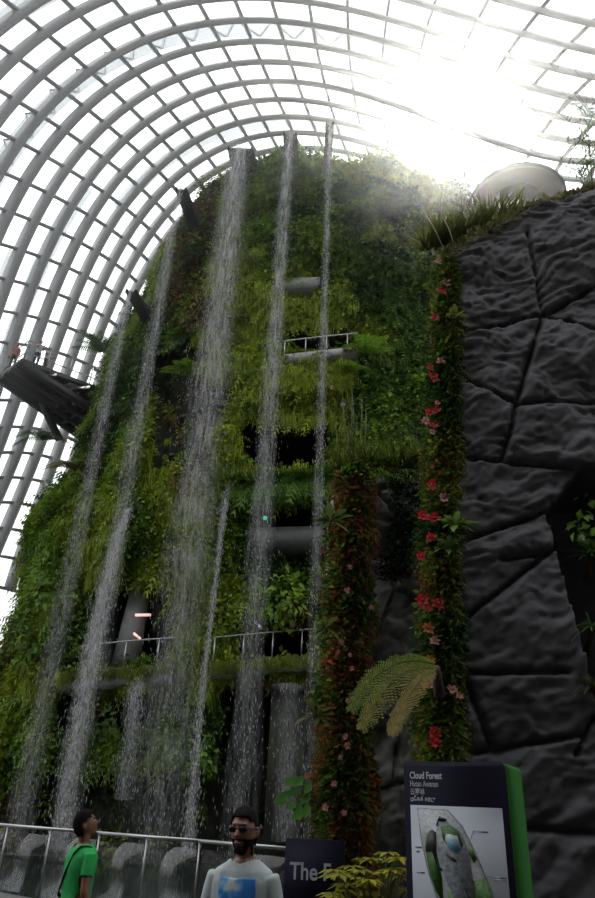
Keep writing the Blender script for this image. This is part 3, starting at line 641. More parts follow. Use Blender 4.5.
# ---------------------------------------------------------------- rock walls
def rockwall(name, label, p0, ang, outline_px, cracks_px, thick, cell, hole_px=None, amp=.22, seed=1, groove=.16, kindv=None, mkey='rock'):
    p0 = np.array(p0, float); ux = np.array([math.cos(ang), math.sin(ang)]); nrm = np.array([math.sin(ang), -math.cos(ang)])
    def wc(px, py):
        d = ray(px, py); k = (p0@nrm)/(d[:2]@nrm); p = d*k; return np.array([(p[:2]-p0)@ux, p[2]+EYE])
    def world(s, z, o=0): return np.stack([p0[0]+ux[0]*s+nrm[0]*o, p0[1]+ux[1]*s+nrm[1]*o, z], -1)
    O = np.array([wc(*q) if len(q) == 2 else q[1:] for q in outline_px]); 
    s0, s1, z0, z1 = O[:, 0].min(), O[:, 0].max(), max(O[:, 1].min(), 0), O[:, 1].max()
    ns, nz = int((s1-s0)/cell)+1, int((z1-z0)/cell)+1
    sg = np.linspace(s0, s1, ns+1); zg = np.linspace(z0, z1, nz+1); SS, Z2 = np.meshgrid(sg, zg); s_, z_ = SS.ravel(), Z2.ravel()
    def inside(poly, x, y):
        r_ = np.zeros(len(x), bool); m = len(poly)
        for k in range(m):
            (xa, ya), (xb, yb) = poly[k], poly[(k+1) % m]; c_ = ((ya > y) != (yb > y)) & (x < (xb-xa)*(y-ya)/(yb-ya+1e-12)+xa); r_ ^= c_
        return r_
    dist = np.full(len(s_), 9.); side = np.zeros(len(s_))
    for k, cr in enumerate(cracks_px):
        a, b = wc(*cr[0]), wc(*cr[1]); ab = b-a; ap = np.stack([s_-a[0], z_-a[1]], 1); tt = np.clip(ap@ab/(ab@ab), 0, 1); dd = np.linalg.norm(ap-tt[:, None]*ab, axis=1)
        dist = np.minimum(dist, dd); nn_ = np.array([-ab[1], ab[0]])/np.linalg.norm(ab); sd = np.sign(ap@nn_); side += sd*np.exp(-dd/.45)*(.03+.04*((k*37) % 5)/5)*(1 if k % 2 else -1)*(tt > 0)*(tt < 1)
    X3 = np.stack([s_, z_*1.35, s_*0+seed*3.1], 1)
    warp = (fbm(X3*.7, 3, seed)-.5)
    big = (fbm(X3*.8, 3, seed+2)-.5)*2.2; xr = np.stack([s_*1.1+z_*.5+warp*3, z_*2.6-s_*.7+warp*4, s_*0], 1)
    rid = 1-np.abs(fbm(xr*1.1, 5, seed+5, .55)*2-1)*1.6; chis = np.abs(vn(xr*2.6, seed+9)*2-1)
    xq = xr*2.4+7.3; rid2 = 1-np.abs(fbm(xq, 4, seed+15, .55)*2-1)*1.6
    h = amp*.9*big+amp*.45*rid+amp*.38*rid2+amp*.12*chis+(fbm(X3*11, 3, seed+4)-.5)*amp*.35+side*.35
    h = h-groove*np.exp(-(dist/.027)**2)-groove*.12*np.exp(-(dist/.10)**2)
    V = world(s_, z_, h)
    cs = (sg[:-1]+sg[1:])/2; cz = (zg[:-1]+zg[1:])/2; CS, CZ = np.meshgrid(cs, cz); ins = inside(O, CS.ravel(), CZ.ravel())
    if hole_px:
        Hh = np.array([wc(*q_) for q_ in hole_px]); ins &= ~inside(Hh, CS.ravel(), CZ.ravel())
    A_, B_ = np.meshgrid(np.arange(nz), np.arange(ns), indexing='ij'); W_ = ns+1; f0 = (A_*W_+B_).ravel()[ins]
    Fq = np.stack([f0, f0+1, f0+1+W_, f0+W_], 1)
    E_ = np.concatenate([Fq[:, [0, 1]], Fq[:, [1, 2]], Fq[:, [2, 3]], Fq[:, [3, 0]]]); key = np.minimum(E_[:, 0], E_[:, 1]).astype(np.int64)*10**7+np.maximum(E_[:, 0], E_[:, 1])
    u_, inv, cnt = np.unique(key, return_inverse=True, return_counts=True); be = E_[cnt[inv] == 1]
    vb = np.unique(be); mp = -np.ones(len(V), int); mp[vb] = len(V)+np.arange(len(vb)); VB = world(s_[vb], z_[vb], -thick+h[vb]*.3)
    Fs = np.stack([be[:, 1], be[:, 0], mp[be[:, 0]], mp[be[:, 1]]], 1)
    used = np.unique(Fq); allV = np.concatenate([V, VB]); allF = np.concatenate([Fq, Fs]); uu = np.unique(allF); rm = np.zeros(len(allV), int); rm[uu] = np.arange(len(uu))
    mb = MB(); mb.add(allV[uu], rm[allF]); o = mb.build(name, M[mkey], None, True); tag(o, label, 'rock wall', kind=kindv)
    return o, wc, world
CR1 = [((526.6, 235), (542, 317)), ((542, 317), (640, 262)), ((542, 317), (640, 347)), ((542, 317), (514.7, 408.5)), ((514.7, 408.5), (640, 401)), ((514.7, 408.5), (440, 368)), ((440, 341), (542, 317)),
       ((508, 439), (501, 463)), ((440, 456), (577, 472)), ((577, 472), (700, 470)), ((543, 513), (440, 552)), ((549, 553), (440, 640)), ((440, 674), (567, 674)), ((464, 676), (493, 750)), ((430, 760), (581, 736)), ((575, 755), (600, 705)), ((440, 820), (640, 838)), ((500, 560), (549, 553)), ((514, 408), (508, 439))]
wallR, wcR, worldR = rockwall('rock_wall', 'tall black chiselled rock wall with angular joints filling the right side', (2.1, 9.0), math.radians(-6),
    [(438, 262), (466, 246), (500, 226), (530, 212), (560, 203), (600, 190), (680, 160), (820, 120), (980, 980), (438, 980)], CR1, 1.6, .036,
    hole_px=[(544, 513), (577, 472), (760, 466), (700, 745), (592, 700), (571, 624)], amp=.17, seed=3)
bk, _, _ = rockwall('rock_recess', 'dark recessed rock seen through the angular opening in the black wall', (2.1, 10.9), math.radians(-6), [(530, 440), (860, 420), (840, 800), (530, 800)], [], .4, .08, amp=.15, seed=8)
CR2 = [((393, 590), (372, 640)), ((393, 590), (440, 606)), ((393, 590), (396, 520)), ((396, 520), (372, 490)), ((372, 700), (440, 690)), ((372, 560), (393, 545)), ((410, 690), (390, 780)), ((370, 790), (450, 770)), ((372, 660), (400, 690))]
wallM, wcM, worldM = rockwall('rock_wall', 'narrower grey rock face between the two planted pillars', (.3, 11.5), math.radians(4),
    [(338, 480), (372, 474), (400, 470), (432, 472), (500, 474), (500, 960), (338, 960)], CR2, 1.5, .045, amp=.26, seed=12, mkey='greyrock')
# planted pillars: leaf covered strips on the rock edges
def planted_strip(name, label, line, wid_px, Y, n, palette, sc, protos, seed, core=True, thick=.5):
    pts = [atY(x, y, Y) for x, y in line]; t = empty(name, (pts[-1][0], pts[-1][1], 0)); tag(t, label, 'planted pillar')
    off = np.array([pts[-1][0], pts[-1][1], 0]); K = len(pts); wids = np.array(wid_px)/(F/(Y*1.12))
    if core:
        mb = MB(); V = []
        for p, w_ in zip(pts, wids): V += [p-off+[-w_*.42, .12, 0], p-off+[w_*.42, .12, 0], p-off+[w_*.42, thick+.12, 0], p-off+[-w_*.42, thick+.12, 0]]
        V[-4:] = [[v[0], v[1], 0.0] for v in V[-4:]]
        mb.add(V, np.array([[4*k+q, 4*k+(q+1) % 4, 4*k+4+(q+1) % 4, 4*k+4+q] for k in range(K-1) for q in range(4)]+[[0, 1, 2, 3], [4*K-1, 4*K-2, 4*K-3, 4*K-4]])); mb.build('planting_core', M['soil'], t)
    u = RNG.random(n)*(K-1); i = np.minimum(u.astype(int), K-2); fr = u-i; A = np.array(pts); P = A[i]*(1-fr)[:, None]+A[i+1]*fr[:, None]; w_ = wids[i]*(1-fr)+wids[i+1]*fr
    dx = (RNG.random(n)-.5)*1.02; P[:, 0] += dx*w_*(1+.25*np.sin(P[:, 2]*5+seed)); nn = np.stack([dx*1.6, -1+0*dx, .15+0*dx], 1); P[:, 1] += (abs(dx)*2)**3*thick*.6; nn /= np.linalg.norm(nn, axis=1)[:, None]
    g = fbm(P*np.array([2., 2., 1.3]), 3, seed)+(RNG.random(n)-.5)*.22; pal = np.array(palette); ci = np.clip(((g-.28)/.44*len(pal)).astype(int), 0, len(pal)-1); c = pal[ci]*(.65+.7*RNG.random(n))[:, None]
    o = scatter(protos, P-off, nn, sc*(.7+.6*RNG.random(n)), c, 'foliage', parent=t); o['kind'] = 'stuff'
    return t, pts, wids
SMALL = [proto_leafy(s+60, 14, .22, .15, .045) for s in range(5)]
SFERN = [proto_fern(s+80, 7, .4, .9, nl=6) for s in range(3)]
pl1 = [(.04, .09, .015), (.09, .18, .025), (.2, .24, .04), (.22, .07, .03), (.36, .09, .05), (.24, .15, .04), (.08, .15, .02)]
pilM, ptsM, wM = planted_strip('planted_pillar', 'leafy red and green planted pillar standing left of the grey rock face', [(356, 474), (356, 490), (350, 560), (348, 650), (346, 740), (345, 830), (344, 925)], [14, 22, 26, 28, 30, 32, 32], 10.6, 5200, pl1, .62, SMALL+SFERN[:1], 4)
pl2 = [(.03, .07, .012), (.06, .13, .018), (.2, .19, .03), (.09, .17, .02), (.18, .21, .03), (.16, .07, .025)]
pilR, ptsR, wR = planted_strip('planted_pillar', 'narrow planted edge with red flowers along the left side of the black rock wall', [(449, 262), (449, 330), (447, 420), (445, 500), (445, 600), (445, 700), (445, 790), (445, 920)], [10, 18, 22, 24, 24, 24, 22, 22], 8.9, 5200, pl2, .55, SMALL+SFERN[:1], 7)
# vine on the grey rock face
n = 220; uu = RNG.random(n); vv = RNG.random(n); vx = 404+(uu-.5)*34+8*np.sin(vv*5); vy = 475+vv*105; P = np.array([atY(a, b, 11.0) for a, b in zip(vx, vy)])
o = scatter(LEAFY, P, np.tile([0, -1., .2], (n, 1)), np.full(n, .22), np.array([.02, .055, .018])*(.6+.8*RNG.random(n))[:, None], 'climbing_vine'); tag(o, 'dark green vine hanging over the top of the grey rock face', 'vine')

# flowers on the planted edge
def flower(P, s, col, label, group, npet=7):
    t = empty('flower', tuple(P)); tag(t, label, 'flower', group); mb = MB()
    for k in range(npet):
        a = 2*PI*k/npet+random.random()*.5; tilt = .3+random.random()*.6; d = np.array([math.cos(a)*math.cos(tilt), -math.sin(tilt), math.sin(a)*math.cos(tilt)-.15]); sd = np.cross(d, [0, -1, 0]); sd /= np.linalg.norm(sd)+1e-6
        mb.add([np.zeros(3), d*s*.5+sd*s*.28, d*s, d*s*.5-sd*s*.28, d*s*.5+[0, s*.08, 0]], [np.array([[0, 1, 4], [1, 2, 4], [2, 3, 4], [3, 0, 4]])], np.array(col)*(.7+.5*random.random()))
    mb.build('petals', M['petal'], t); m2 = MB(); m2.ell((0, -.02*s/.1, 0), (s*.16,)*3, 8, 6, col=(.5, .35, .1)); m2.build('flower_centre', M['petal'], t); return t
FL = [(438, 262, 'p'), (441, 292, 'r'), (446, 283, 'p'), (434, 318, 'r'), (430, 368, 'r'), (433, 378, 'r'), (440, 362, 'p'), (429, 412, 'r'), (433, 425, 'r'), (425, 421, 'p'), (432, 432, 'p'), (437, 403, 'p'), (431, 485, 'r'), (443, 498, 'p'), (423, 516, 'r'), (434, 518, 'r'), (421, 556, 'r'), (430, 537, 'r'), (422, 600, 'r'), (428, 607, 'r'), (438, 603, 'r'), (434, 640, 'p'), (428, 628, 'o'), (429, 660, 'o'), (452, 689, 'p'), (459, 695, 'p'), (433, 684, 'p'), (434, 732, 'r'), (435, 741, 'r'), (431, 672, 'o'), (424, 683, 'o'), (436, 410, 'r')]
cc = {'r': (.55, .02, .04), 'p': (.62, .30, .30), 'o': (.5, .14, .05)}; nm_ = {'r': 'red', 'p': 'pale pink', 'o': 'orange'}
for x, y, k in FL:
    flower(atY(x, y, 8.75), .06+.05*random.random()+(0.015 if k == 'r' else 0), cc[k], nm_[k]+' flower on the planted edge of the black rock wall', nm_[k]+' flowers on the rock wall edge')
for x, y in [(350, 567), (347, 590), (341, 642), (352, 668), (348, 700), (353, 698), (345, 736), (334, 783), (347, 745), (340, 757), (325, 807), (344, 812), (338, 652), (350, 655), (324, 886), (371, 607)]:
    flower(atY(x, y, 10.25), .05+.02*random.random(), (.60, .25, .24), 'small pink flower on the leafy pillar left of the grey rock face', 'pink flowers on the leafy pillar', 6)
for x, y in [(386, 150), (392, 157), (398, 153), (404, 160), (390, 146), (411, 168)]:
    flower(face_pt(x, y, .5), .2, (.6, .42, .45), 'pale pink flower near the summit left of the sun', 'pale pink flowers near the summit', 5)
# rosette leaves standing out of the pillars
def rosette(P, s, col, label, name='leaf_rosette', n=9, cat='plant', W=.16):
    t = empty(name, tuple(P)); tag(t, label, cat); mb = MB()
    for k in range(n):
        a = 2*PI*k/n+random.random()*.4; d = np.array([math.cos(a), -.6-.3*random.random(), math.sin(a)*.6+.2]); d /= np.linalg.norm(d); sd = np.cross(d, [0, 0, 1.]); sd /= np.linalg.norm(sd)+1e-6; L_ = s*(.7+.5*random.random()); w_ = L_*W
        dr = np.array([0, 0, -1.]); V = [np.zeros(3), d*L_*.35+sd*w_, d*L_*.35-sd*w_, d*L_*.7+sd*w_*.8+dr*L_*.12, d*L_*.7-sd*w_*.8+dr*L_*.12, d*L_+dr*L_*.3]
        mb.add(V, [np.array([[0, 1, 2]]), np.array([[1, 3, 4, 2]]), np.array([[3, 5, 4]])], np.array(col)*(.7+.5*random.random()))
    mb.build('leaves', M['leaf'], t); m2 = MB(); m2.tube([(0, .25, -.05), (0, 0, 0)], [.015, .012], 6); m2.build('stem', M['bark'], t); return t
rosette(atY(330, 522, 10.3), .42, (.10, .15, .04), 'pale green leafy sprig on the left edge of the leafy pillar, near its top')
rosette(atY(326, 628, 10.3), .42, (.12, .15, .03), 'yellowish sprig on the left edge of the leafy pillar at mid height')
rosette(atY(318, 715, 10.3), .40, (.10, .11, .03), 'olive sprig on the left edge of the leafy pillar, beside the weir')
rosette(atY(455, 525, 8.6), .33, (.12, .20, .03), 'fresh green leaves on the planted edge beside the rock joint')
rosette(atY(448, 548, 8.6), .28, (.07, .14, .03), 'small green leaf cluster under the fresh leaves of the planted edge')
rosette(atY(455, 318, 8.6), .26, (.16, .18, .04), 'yellow-green leaves high on the planted edge')
# broad green sprig over the weir
t = empty('broadleaf_sprig', tuple(atY(318, 800, 10.2))); tag(t, 'bright green broad-leaved sprig reaching left from the leafy pillar', 'plant'); mb = MB(); b0 = atY(318, 800, 10.2)
for k, (x, y) in enumerate([(290, 790), (296, 778), (300, 800), (306, 812), (310, 790), (294, 800), (305, 775), (300, 788), (308, 802), (288, 797), (312, 780), (303, 808)]):
    p = atY(x, y, 10.0+.1*(k % 3))-b0; d = np.array([-.5+.4*(k % 3)/2, -.3, -.5+.3*(k % 2)]); d /= np.linalg.norm(d); sd = np.cross(d, [0, -1, .2]); sd /= np.linalg.norm(sd); L_ = .24
    mb.add([p, p+d*L_*.5+sd*.065, p+d*L_, p+d*L_*.5-sd*.065, p+d*L_*.5+[0, .03, 0]], [np.array([[0, 1, 4], [1, 2, 4], [2, 3, 4], [3, 0, 4]])], np.array((.08, .24, .03))*(.7+.5*random.random()))
mb.build('leaves', M['leaf'], t); m2 = MB(); m2.tube([(.2, .2, -.1), (-.1, 0, 0), (-.3, 0, .08)], [.015, .012, .006], 6); m2.build('stem', M['bark'], t)

# tree fern
b0 = atY(436, 668, 8.3)
t = empty('tree_fern', tuple(b0)); tag(t, 'tree fern with drooping pale fronds reaching left from the red-flowered rock edge', 'tree fern')
def big_frond(pxs, col, W0=.22, Y=8.1):
    P = np.array([atY(x, y, Y-.12*k)-b0 for k, (x, y) in enumerate(pxs)]); n = 26
    s = np.linspace(0, len(P)-1, n+1); C_ = np.stack([np.interp(s, np.arange(len(P)), P[:, k]) for k in range(3)], 1)
    for _ in range(3): C_[1:-1] = (C_[:-2]+C_[1:-1]*2+C_[2:])/4
    mb = MB(); mb.tube(C_, np.linspace(.012, .003, n+1), 6, col=np.array(col)*.7)
    for k in range(n):
        tt = k/n; T_ = C_[k+1]-C_[k]; T_ /= np.linalg.norm(T_); w_ = W0*math.sin(PI*(.12+.84*tt))**.7*(.8+.35*random.random())
        for sgn in (-1, 1):
            sd = np.array([-T_[2], 0, T_[0]])*sgn; d = sd*.78+T_*.55+np.array([0, -.25, -.30]); d /= np.linalg.norm(d)
            base = C_[k]; m_ = 7; rowV = []
            for a in range(m_):   # small pinnules along each leaflet
                u_ = (a+.5)/m_; p = base+d*w_*u_+np.array([0, 0, -.12*w_*u_*u_]); l_ = (.042*(1-u_*.8)+.004)*(.7+.6*random.random()); pd = np.cross(d, [0, -1, 0]); pd /= np.linalg.norm(pd)
                e = d*w_/m_*.42
                mb.add([p-e, p+pd*l_, p+e, p-pd*l_], [np.array([[0, 1, 2, 3]])], np.array(col)*(.75+.5*random.random()))
    mb.build('frond', M['leaf'], t)
big_frond([(434, 664), (418, 660), (398, 662), (376, 675), (360, 692), (350, 712)], (.20, .27, .05))
big_frond([(434, 668), (420, 668), (402, 672), (384, 690), (370, 710), (360, 730)], (.30, .29, .07))
big_frond([(434, 672), (424, 676), (414, 688), (404, 702), (396, 718), (390, 736)], (.36, .30, .09), .18)
mb = MB(); mb.tube([(0, 0, 0), (.10, .35, -.25)], [.05, .07], 10); mb.build('trunk', M['bark'], t)

# reeds and grasses on top of the grey rock face
n = 26; P = np.array([atY(x, 476-random.random()*8, 11.2) for x in np.linspace(338, 425, n)])
o = scatter(GRASS, P, np.tile([0, -.5, .1], (n, 1)), .6+.4*RNG.random(n), np.array([.09, .12, .02])*(.5+.8*RNG.random(n))[:, None], 'rock_top_grass'); tag(o, 'grass tufts growing along the top of the grey rock face', 'grass', kind='stuff')
n = 40; P = np.array([atY(x, 474-random.random()*6, 11.3) for x in np.linspace(350, 430, n)])
o = scatter(SFERN, P, np.tile([0, -.8, .5], (n, 1)), .9+.5*RNG.random(n), LG*.9*(.7+.6*RNG.random(n))[:, None], 'rock_top_ferns'); tag(o, 'low ferns among the grass on top of the grey rock face', 'ferns', kind='stuff')
for k, (x0, x1, yt) in enumerate([(338, 335, 418), (344, 343, 398), (349, 352, 392), (354, 352, 388), (358, 362, 400), (362, 366, 410), (366, 364, 432), (346, 348, 428), (351, 357, 418), (370, 373, 440), (412, 410, 436), (417, 419, 444)]):
    a, b = atY(x0, 475, 11.2), atY(x1, yt, 11.2); t = empty('reed_stalk', tuple(a)); tag(t, 'tall thin green stalk with short leaves on top of the grey rock face', 'reed', 'reed stalks on the grey rock face')
    mb = MB(); mb.tube([(0, 0, 0), (b-a)*.5+[.02, 0, 0], b-a], [.014, .011, .006], 6, col=(.16, .18, .05)); mb.build('stem', M['leaf'], t); lf = MB()
    for m_ in range(16):
        p = (b-a)*(m_+1)/17; an = m_*2.4; d = np.array([math.cos(an)*.8, math.sin(an)*.6, .7]); sd = np.array([-math.sin(an), math.cos(an), 0])*.010; lf.add([p-sd, p+d*.14, p+sd], [np.array([[0, 1, 2]])], (.13, .19, .04))
    lf.build('leaves', M['leaf'], t)
flower(atY(343, 405, 11.1), .07, (.45, .30, .50), 'small lilac flower at the top of the reed stalks', None)
for (x, y, x2, y2, col_, lab) in [(448, 258, 420, 205, (.5, .42, .6), 'pale stalk with a lilac flower leaning left above the planted edge'), (456, 250, 440, 212, (.6, .5, .4), 'short pale stalk leaning above the planted edge')]:
    a, b = atY(x, y, 9), atY(x2, y2, 9.2); t = empty('flower_stalk', tuple(a)); tag(t, lab, 'flower'); mb = MB(); mb.tube([(0, 0, 0), (b-a)*.5+[.03, 0, .02], b-a], [.012, .010, .008], 6, col=(.35, .30, .22)); mb.build('stem', M['leaf'], t)
    mb = MB(); mb.ell(b-a, (.05, .05, .04), 8, 6, col=col_); mb.build('flower_head', M['petal'], t)
# moss and shrubs along the top of the black wall
tops = [(440, 258), (466, 244), (500, 224), (530, 210), (560, 201), (600, 188), (660, 168)]
def along(tops, t): 
    x = [p[0] for p in tops]; y = [p[1] for p in tops]; xx = x[0]+(x[-1]-x[0])*t; return xx, np.interp(xx, x, y)
n = 520; P = []
for t_ in RNG.random(n): x, y = along(tops, t_); P.append(atY(x, y+RNG.random()*4-1, 8.75+RNG.random()*.8))
P = np.array(P); o = scatter(SFERN+SMALL, P, np.tile([0, -.7, .6], (n, 1)), .3+.35*RNG.random(n), np.array([.13, .13, .05])*(.5+.7*RNG.random(n))[:, None], 'wall_top_moss'); tag(o, 'olive moss and small ferns fringing the top edge of the black rock wall', 'moss', kind='stuff')
n = 34; P = np.array([atY(x, 250-(x-430)*.25, 9.8) for x in np.linspace(425, 520, n)])
o = scatter(GRASS, P, np.tile([0, -.5, .1], (n, 1)), .8+.6*RNG.random(n), np.array([.13, .15, .05])*(.7+.6*RNG.random(n))[:, None], 'wall_top_grass'); tag(o, 'wispy grass at the left end of the black wall top', 'grass', kind='stuff')
def bamboo(pb, tips, label, Y=9.2, leafL=.26, col=(.10, .16, .03), nl=22):
    b = atY(*pb, Y); t = empty('tall_shrub', tuple(b)); tag(t, label, 'shrub'); st_ = MB(); lf = MB()
    for (x, y) in tips:
        e = atY(x, y, Y-.2+random.random()*.4)-b; mid = e*.5+np.array([.06, 0, .18]); C_ = [(1-u)**2*np.zeros(3)+2*u*(1-u)*mid+u*u*e for u in np.linspace(0, 1, 12)]
        st_.tube(C_, np.linspace(.010, .003, 12), 5, col=(.20, .19, .08))
        for k in range(nl):
            u_ = .25+.75*k/nl; p = np.array([np.interp(u_*11, np.arange(12), np.array(C_)[:, q]) for q in range(3)]); an = random.random()*2*PI; d = np.array([math.cos(an)*.8, math.sin(an)*.5, .1+.7*random.random()]); d /= np.linalg.norm(d); sd = np.cross(d, [0, -1, .1]); sd /= np.linalg.norm(sd)+1e-6; L_ = leafL*(.6+.6*random.random())
            lf.add([p, p+d*L_*.4+sd*.013, p+d*L_+[0, 0, -.05], p+d*L_*.4-sd*.013], [np.array([[0, 1, 2, 3]])], np.array(col)*(.6+.8*random.random()))
    st_.build('stems', M['leaf'], t); lf.build('leaves', M['leaf'], t); return t
bamboo((592, 196), [(563, 112), (574, 95), (585, 88), (596, 100), (566, 140), (604, 120), (578, 130), (590, 140), (560, 160), (573, 168), (600, 150), (585, 110)], 'tall narrow-leaved shrub on the black wall top at the right edge', nl=30)
bamboo((640, 180), [(523, 32), (548, 58), (555, 40), (580, 52), (536, 98), (500, 92), (560, 90)], 'wispy shrub with long arching stems above the wall top', leafL=.12, col=(.17, .16, .07), nl=14)
flower(atY(523, 31, 9.0), .06, (.45, .28, .5), 'lilac flower at the tip of a long arching stem above the wall', None)
# plants in the opening of the black wall
def spiky(P, n, L_, col, label, W=.02, name='spiky_plant'):
    t = empty(name, tuple(P)); tag(t, label, 'plant'); mb = MB()
    for k in range(n):
        a = random.random()*2*PI; el = random.random()*1.0; d = np.array([math.cos(a)*math.cos(el), -abs(math.sin(a))*math.cos(el)*.7, math.sin(el)]); sd = np.cross(d, [0, 0, 1]); sd /= np.linalg.norm(sd)+1e-6; l = L_*(.6+.6*random.random())
        V = []
        for m_ in range(5): u_ = m_/4; p = d*l*u_+np.array([0, 0, -.45*l*u_*u_]); w_ = W*(1-u_*.9); V += [p-sd*w_, p+sd*w_]
        mb.add(V, [np.array([[2*m_, 2*m_+1, 2*m_+3, 2*m_+2] for m_ in range(4)])], np.array(col)*(.6+.8*random.random()))
    mb.build('leaves', M['leaf'], t); m2 = MB(); m2.tube([(0, .3, -.25), (0, 0, 0)], [.05, .04], 8); m2.build('stem', M['bark'], t)
spiky(atY(592, 556, 8.9), 46, .5, (.10, .20, .04), 'broad dark green plant at the top of the wall opening', .035)
spiky(atY(592, 630, 8.8), 60, .5, (.09, .16, .05), 'spiky strap-leaved plant in the wall opening at the right edge')
spiky(atY(594, 688, 8.7), 46, .42, (.12, .13, .04), 'lowest strap-leaved plant in the wall opening', .014)
leafshrub('leafy_shrub', atY(600, 526, 9.0), 'sunlit leafy shrub seen through the top of the wall opening', .5, 90, .16, .05, (.2, .36, .05))
flower(atY(581, 538, 8.8), .06, (.6, .6, .6), 'white flower in the wall opening', None)
flower(atY(580, 687, 8.8), .05, (.5, .16, .10), 'orange-red flower low in the wall opening', None)

# yellow-green bush at the bottom
t = empty('umbrella_bush', tuple(atY(372, 905, 7.0))); tag(t, 'yellow-green bush with whorled leaves left of the map sign', 'bush'); b0 = atY(372, 905, 7.0); lf = MB(); st_ = MB()
for k in range(34):
    x = 328+78*random.random(); y = 854+48*random.random()+(12 if x < 350 else 0)*random.random()
    if k < 9: x, y = [(338, 872), (352, 866), (372, 858), (388, 852), (400, 858), (396, 876), (362, 884), (346, 890), (382, 872)][k]
    c_ = atY(x, y, 6.6+.7*random.random())-b0; st_.tube([(0, 0, -b0[2]), c_*.5+[0, 0, -.15], c_], [.014, .010, .006], 5, col=(.12, .12, .04)); hue = np.array((.30, .30, .03))*(.6+.5*random.random())
    for m_ in range(8):
        a = 2*PI*m_/8+random.random()*.3; d = np.array([math.cos(a), math.sin(a), -.15+.25*random.random()]); d /= np.linalg.norm(d); sd = np.array([-math.sin(a), math.cos(a), 0.]); L_ = .12+.05*random.random()
        lf.add([c_, c_+d*L_*.5+sd*.028, c_+d*L_+[0, 0, -.03], c_+d*L_*.5-sd*.028, c_+d*L_*.5+[0, 0, -.012]], [np.array([[0, 1, 4], [1, 2, 4], [2, 3, 4], [3, 0, 4]])], hue*(.75+.5*random.random()))
st_.build('stems', M['leaf'], t); lf.build('leaves', M['leaf'], t)

# ---------------------------------------------------------------- foreground railing
rt = empty('metal_railing', (RA[3][0], RA[3][1], .18)); tag(rt, 'low steel railing with glass panels around the splash pool', 'railing'); off = np.array([RA[3][0], RA[3][1], .18])
mb = MB()
for a, b in zip(RA[:-1], RA[1:]): mb.tube([np.array((*a, 1.25))-off, np.array((*b, 1.25))-off], .026, 10)
mb.build('handrail', M['rail'], rt, True)
for a, b in zip(RA[:-1], RA[1:]):
    Ln = np.linalg.norm(b-a); m_ = max(1, int(round(Ln/1.25)))
    for k in range(m_):
        p = a+(b-a)*k/m_; q_ = a+(b-a)*(k+1)/m_; mb = MB(); mb.bar((*(p-off[:2]), 0), (*(p-off[:2]), 1.06), .03, .02); mb.build('post', M['rail'], rt)
        g = MB(); g.bar((*(p+(q_-p)*.04-off[:2]), .52), (*(p+(q_-p)*.96-off[:2]), .52), .012, .9); g.build('glass_panel', M['clearglass'], rt)

# ---------------------------------------------------------------- skywalk
ZD = 22.9
A0, A1, B0 = atZ(22, 358, ZD), atZ(0, 374, ZD), atZ(112, 392, ZD)
ex = B0-A0; ex /= np.linalg.norm(ex); B0 = B0+ex*2.5; B1 = A1+(B0-A0)*1.02
sk = empty('skywalk_deck', tuple(A0)); tag(sk, 'black steel skywalk deck jutting left out of the mountain with a raking truss', 'skywalk')
def slab(pts, t_, m, name, par, off):
    pts = [np.array(p)-off for p in pts]; n = len(pts); V = pts+[p-np.array([0, 0, t_]) for p in pts]; mb = MB()
    mb.add(V, [np.array([list(range(n))]), np.array([list(range(2*n-1, n-1, -1))]), np.array([[k, n+k, n+(k+1) % n, (k+1) % n] for k in range(n)])]); return mb.build(name, m, par)
slab([A0, A1, B1, B0], .38, M['deckedge'], 'deck_plate', sk, A0)
# raking underside: from the outer edge down to the mountain
Pm = atR(78, 434, 36.5); Q_ = Pm+(A0-A1)*.9+np.array([.3, 0, .2])
def lerp(a, b, t_): return a+(b-a)*t_
u0, u1 = A1-[0, 0, .3], A0-[0, 0, .3]
e0, e1 = Pm, Q_
def up(s, t_): return lerp(lerp(u0, e0, s), lerp(u1, e1, s), t_)
slab([up(0, 0), up(.45, 0), up(.45, 1), up(0, 1)], .18, M['darksteel'], 'soffit_plate', sk, A0)
mb = MB()
for t_ in (0, .33, .66, 1): mb.bar(up(0, t_)-A0, up(1.08, t_)-A0, .34, .4)
for s in (.45, .62, .8, 1.0): mb.bar(up(s, 0)-A0, up(s, 1)-A0, .26, .3)
for s0, s1, t0, t1 in ((.45, .62, 0, .33), (.62, .8, .33, 0), (.45, .62, .66, 1), (.62, .8, 1, .66), (.8, 1, .33, .66), (.62, .8, .33, .66)): mb.bar(up(s0, t0)-A0, up(s1, t1)-A0, .2)
for s in (.25, .5, .75, .95):
    for t_ in (0, 1): top = lerp(A1, B1, s) if t_ == 0 else lerp(A0, B0, s); mb.bar(up(s, t_)-A0, top-A0-[0, 0, .3], .22)
mb.build('truss', M['darksteel'], sk)
slab([lerp(A0, B0, .35)-[0, 0, .3], lerp(A1, B1, .35)-[0, 0, .3], B1-[0, 0, .3], B0-[0, 0, .3]], .5, M['darksteel'], 'floor_beam', sk, A0)
mb = MB(); a_ = atR(41, 402, 36.0); b_ = atR(60, 440, 36.8); mb.bar(a_-A0, b_-A0, .3); mb.build('strut', M['darksteel'], sk)
mb = MB(); Np = 8
edge = [lerp(A1, B1, .5), lerp(A1, B1, .2), A1, A0]+[lerp(A0, B0, k/6) for k in range(1, 7)]
inn = lerp(A0, B1, .5)
edge = [e+(inn-e)*.03 for e in edge]
for a_, b_ in zip(edge[:-1], edge[1:]):
    for h in (.45, 1.25): mb.bar(a_-A0+[0, 0, h], b_-A0+[0, 0, h], .045)
mb.build('guard_rail', M['rail'], sk)
for e in edge: mb = MB(); mb.bar(e-A0, e-A0+np.array([0, 0, 1.28]), .05); mb.build('post', M['rail'], sk)

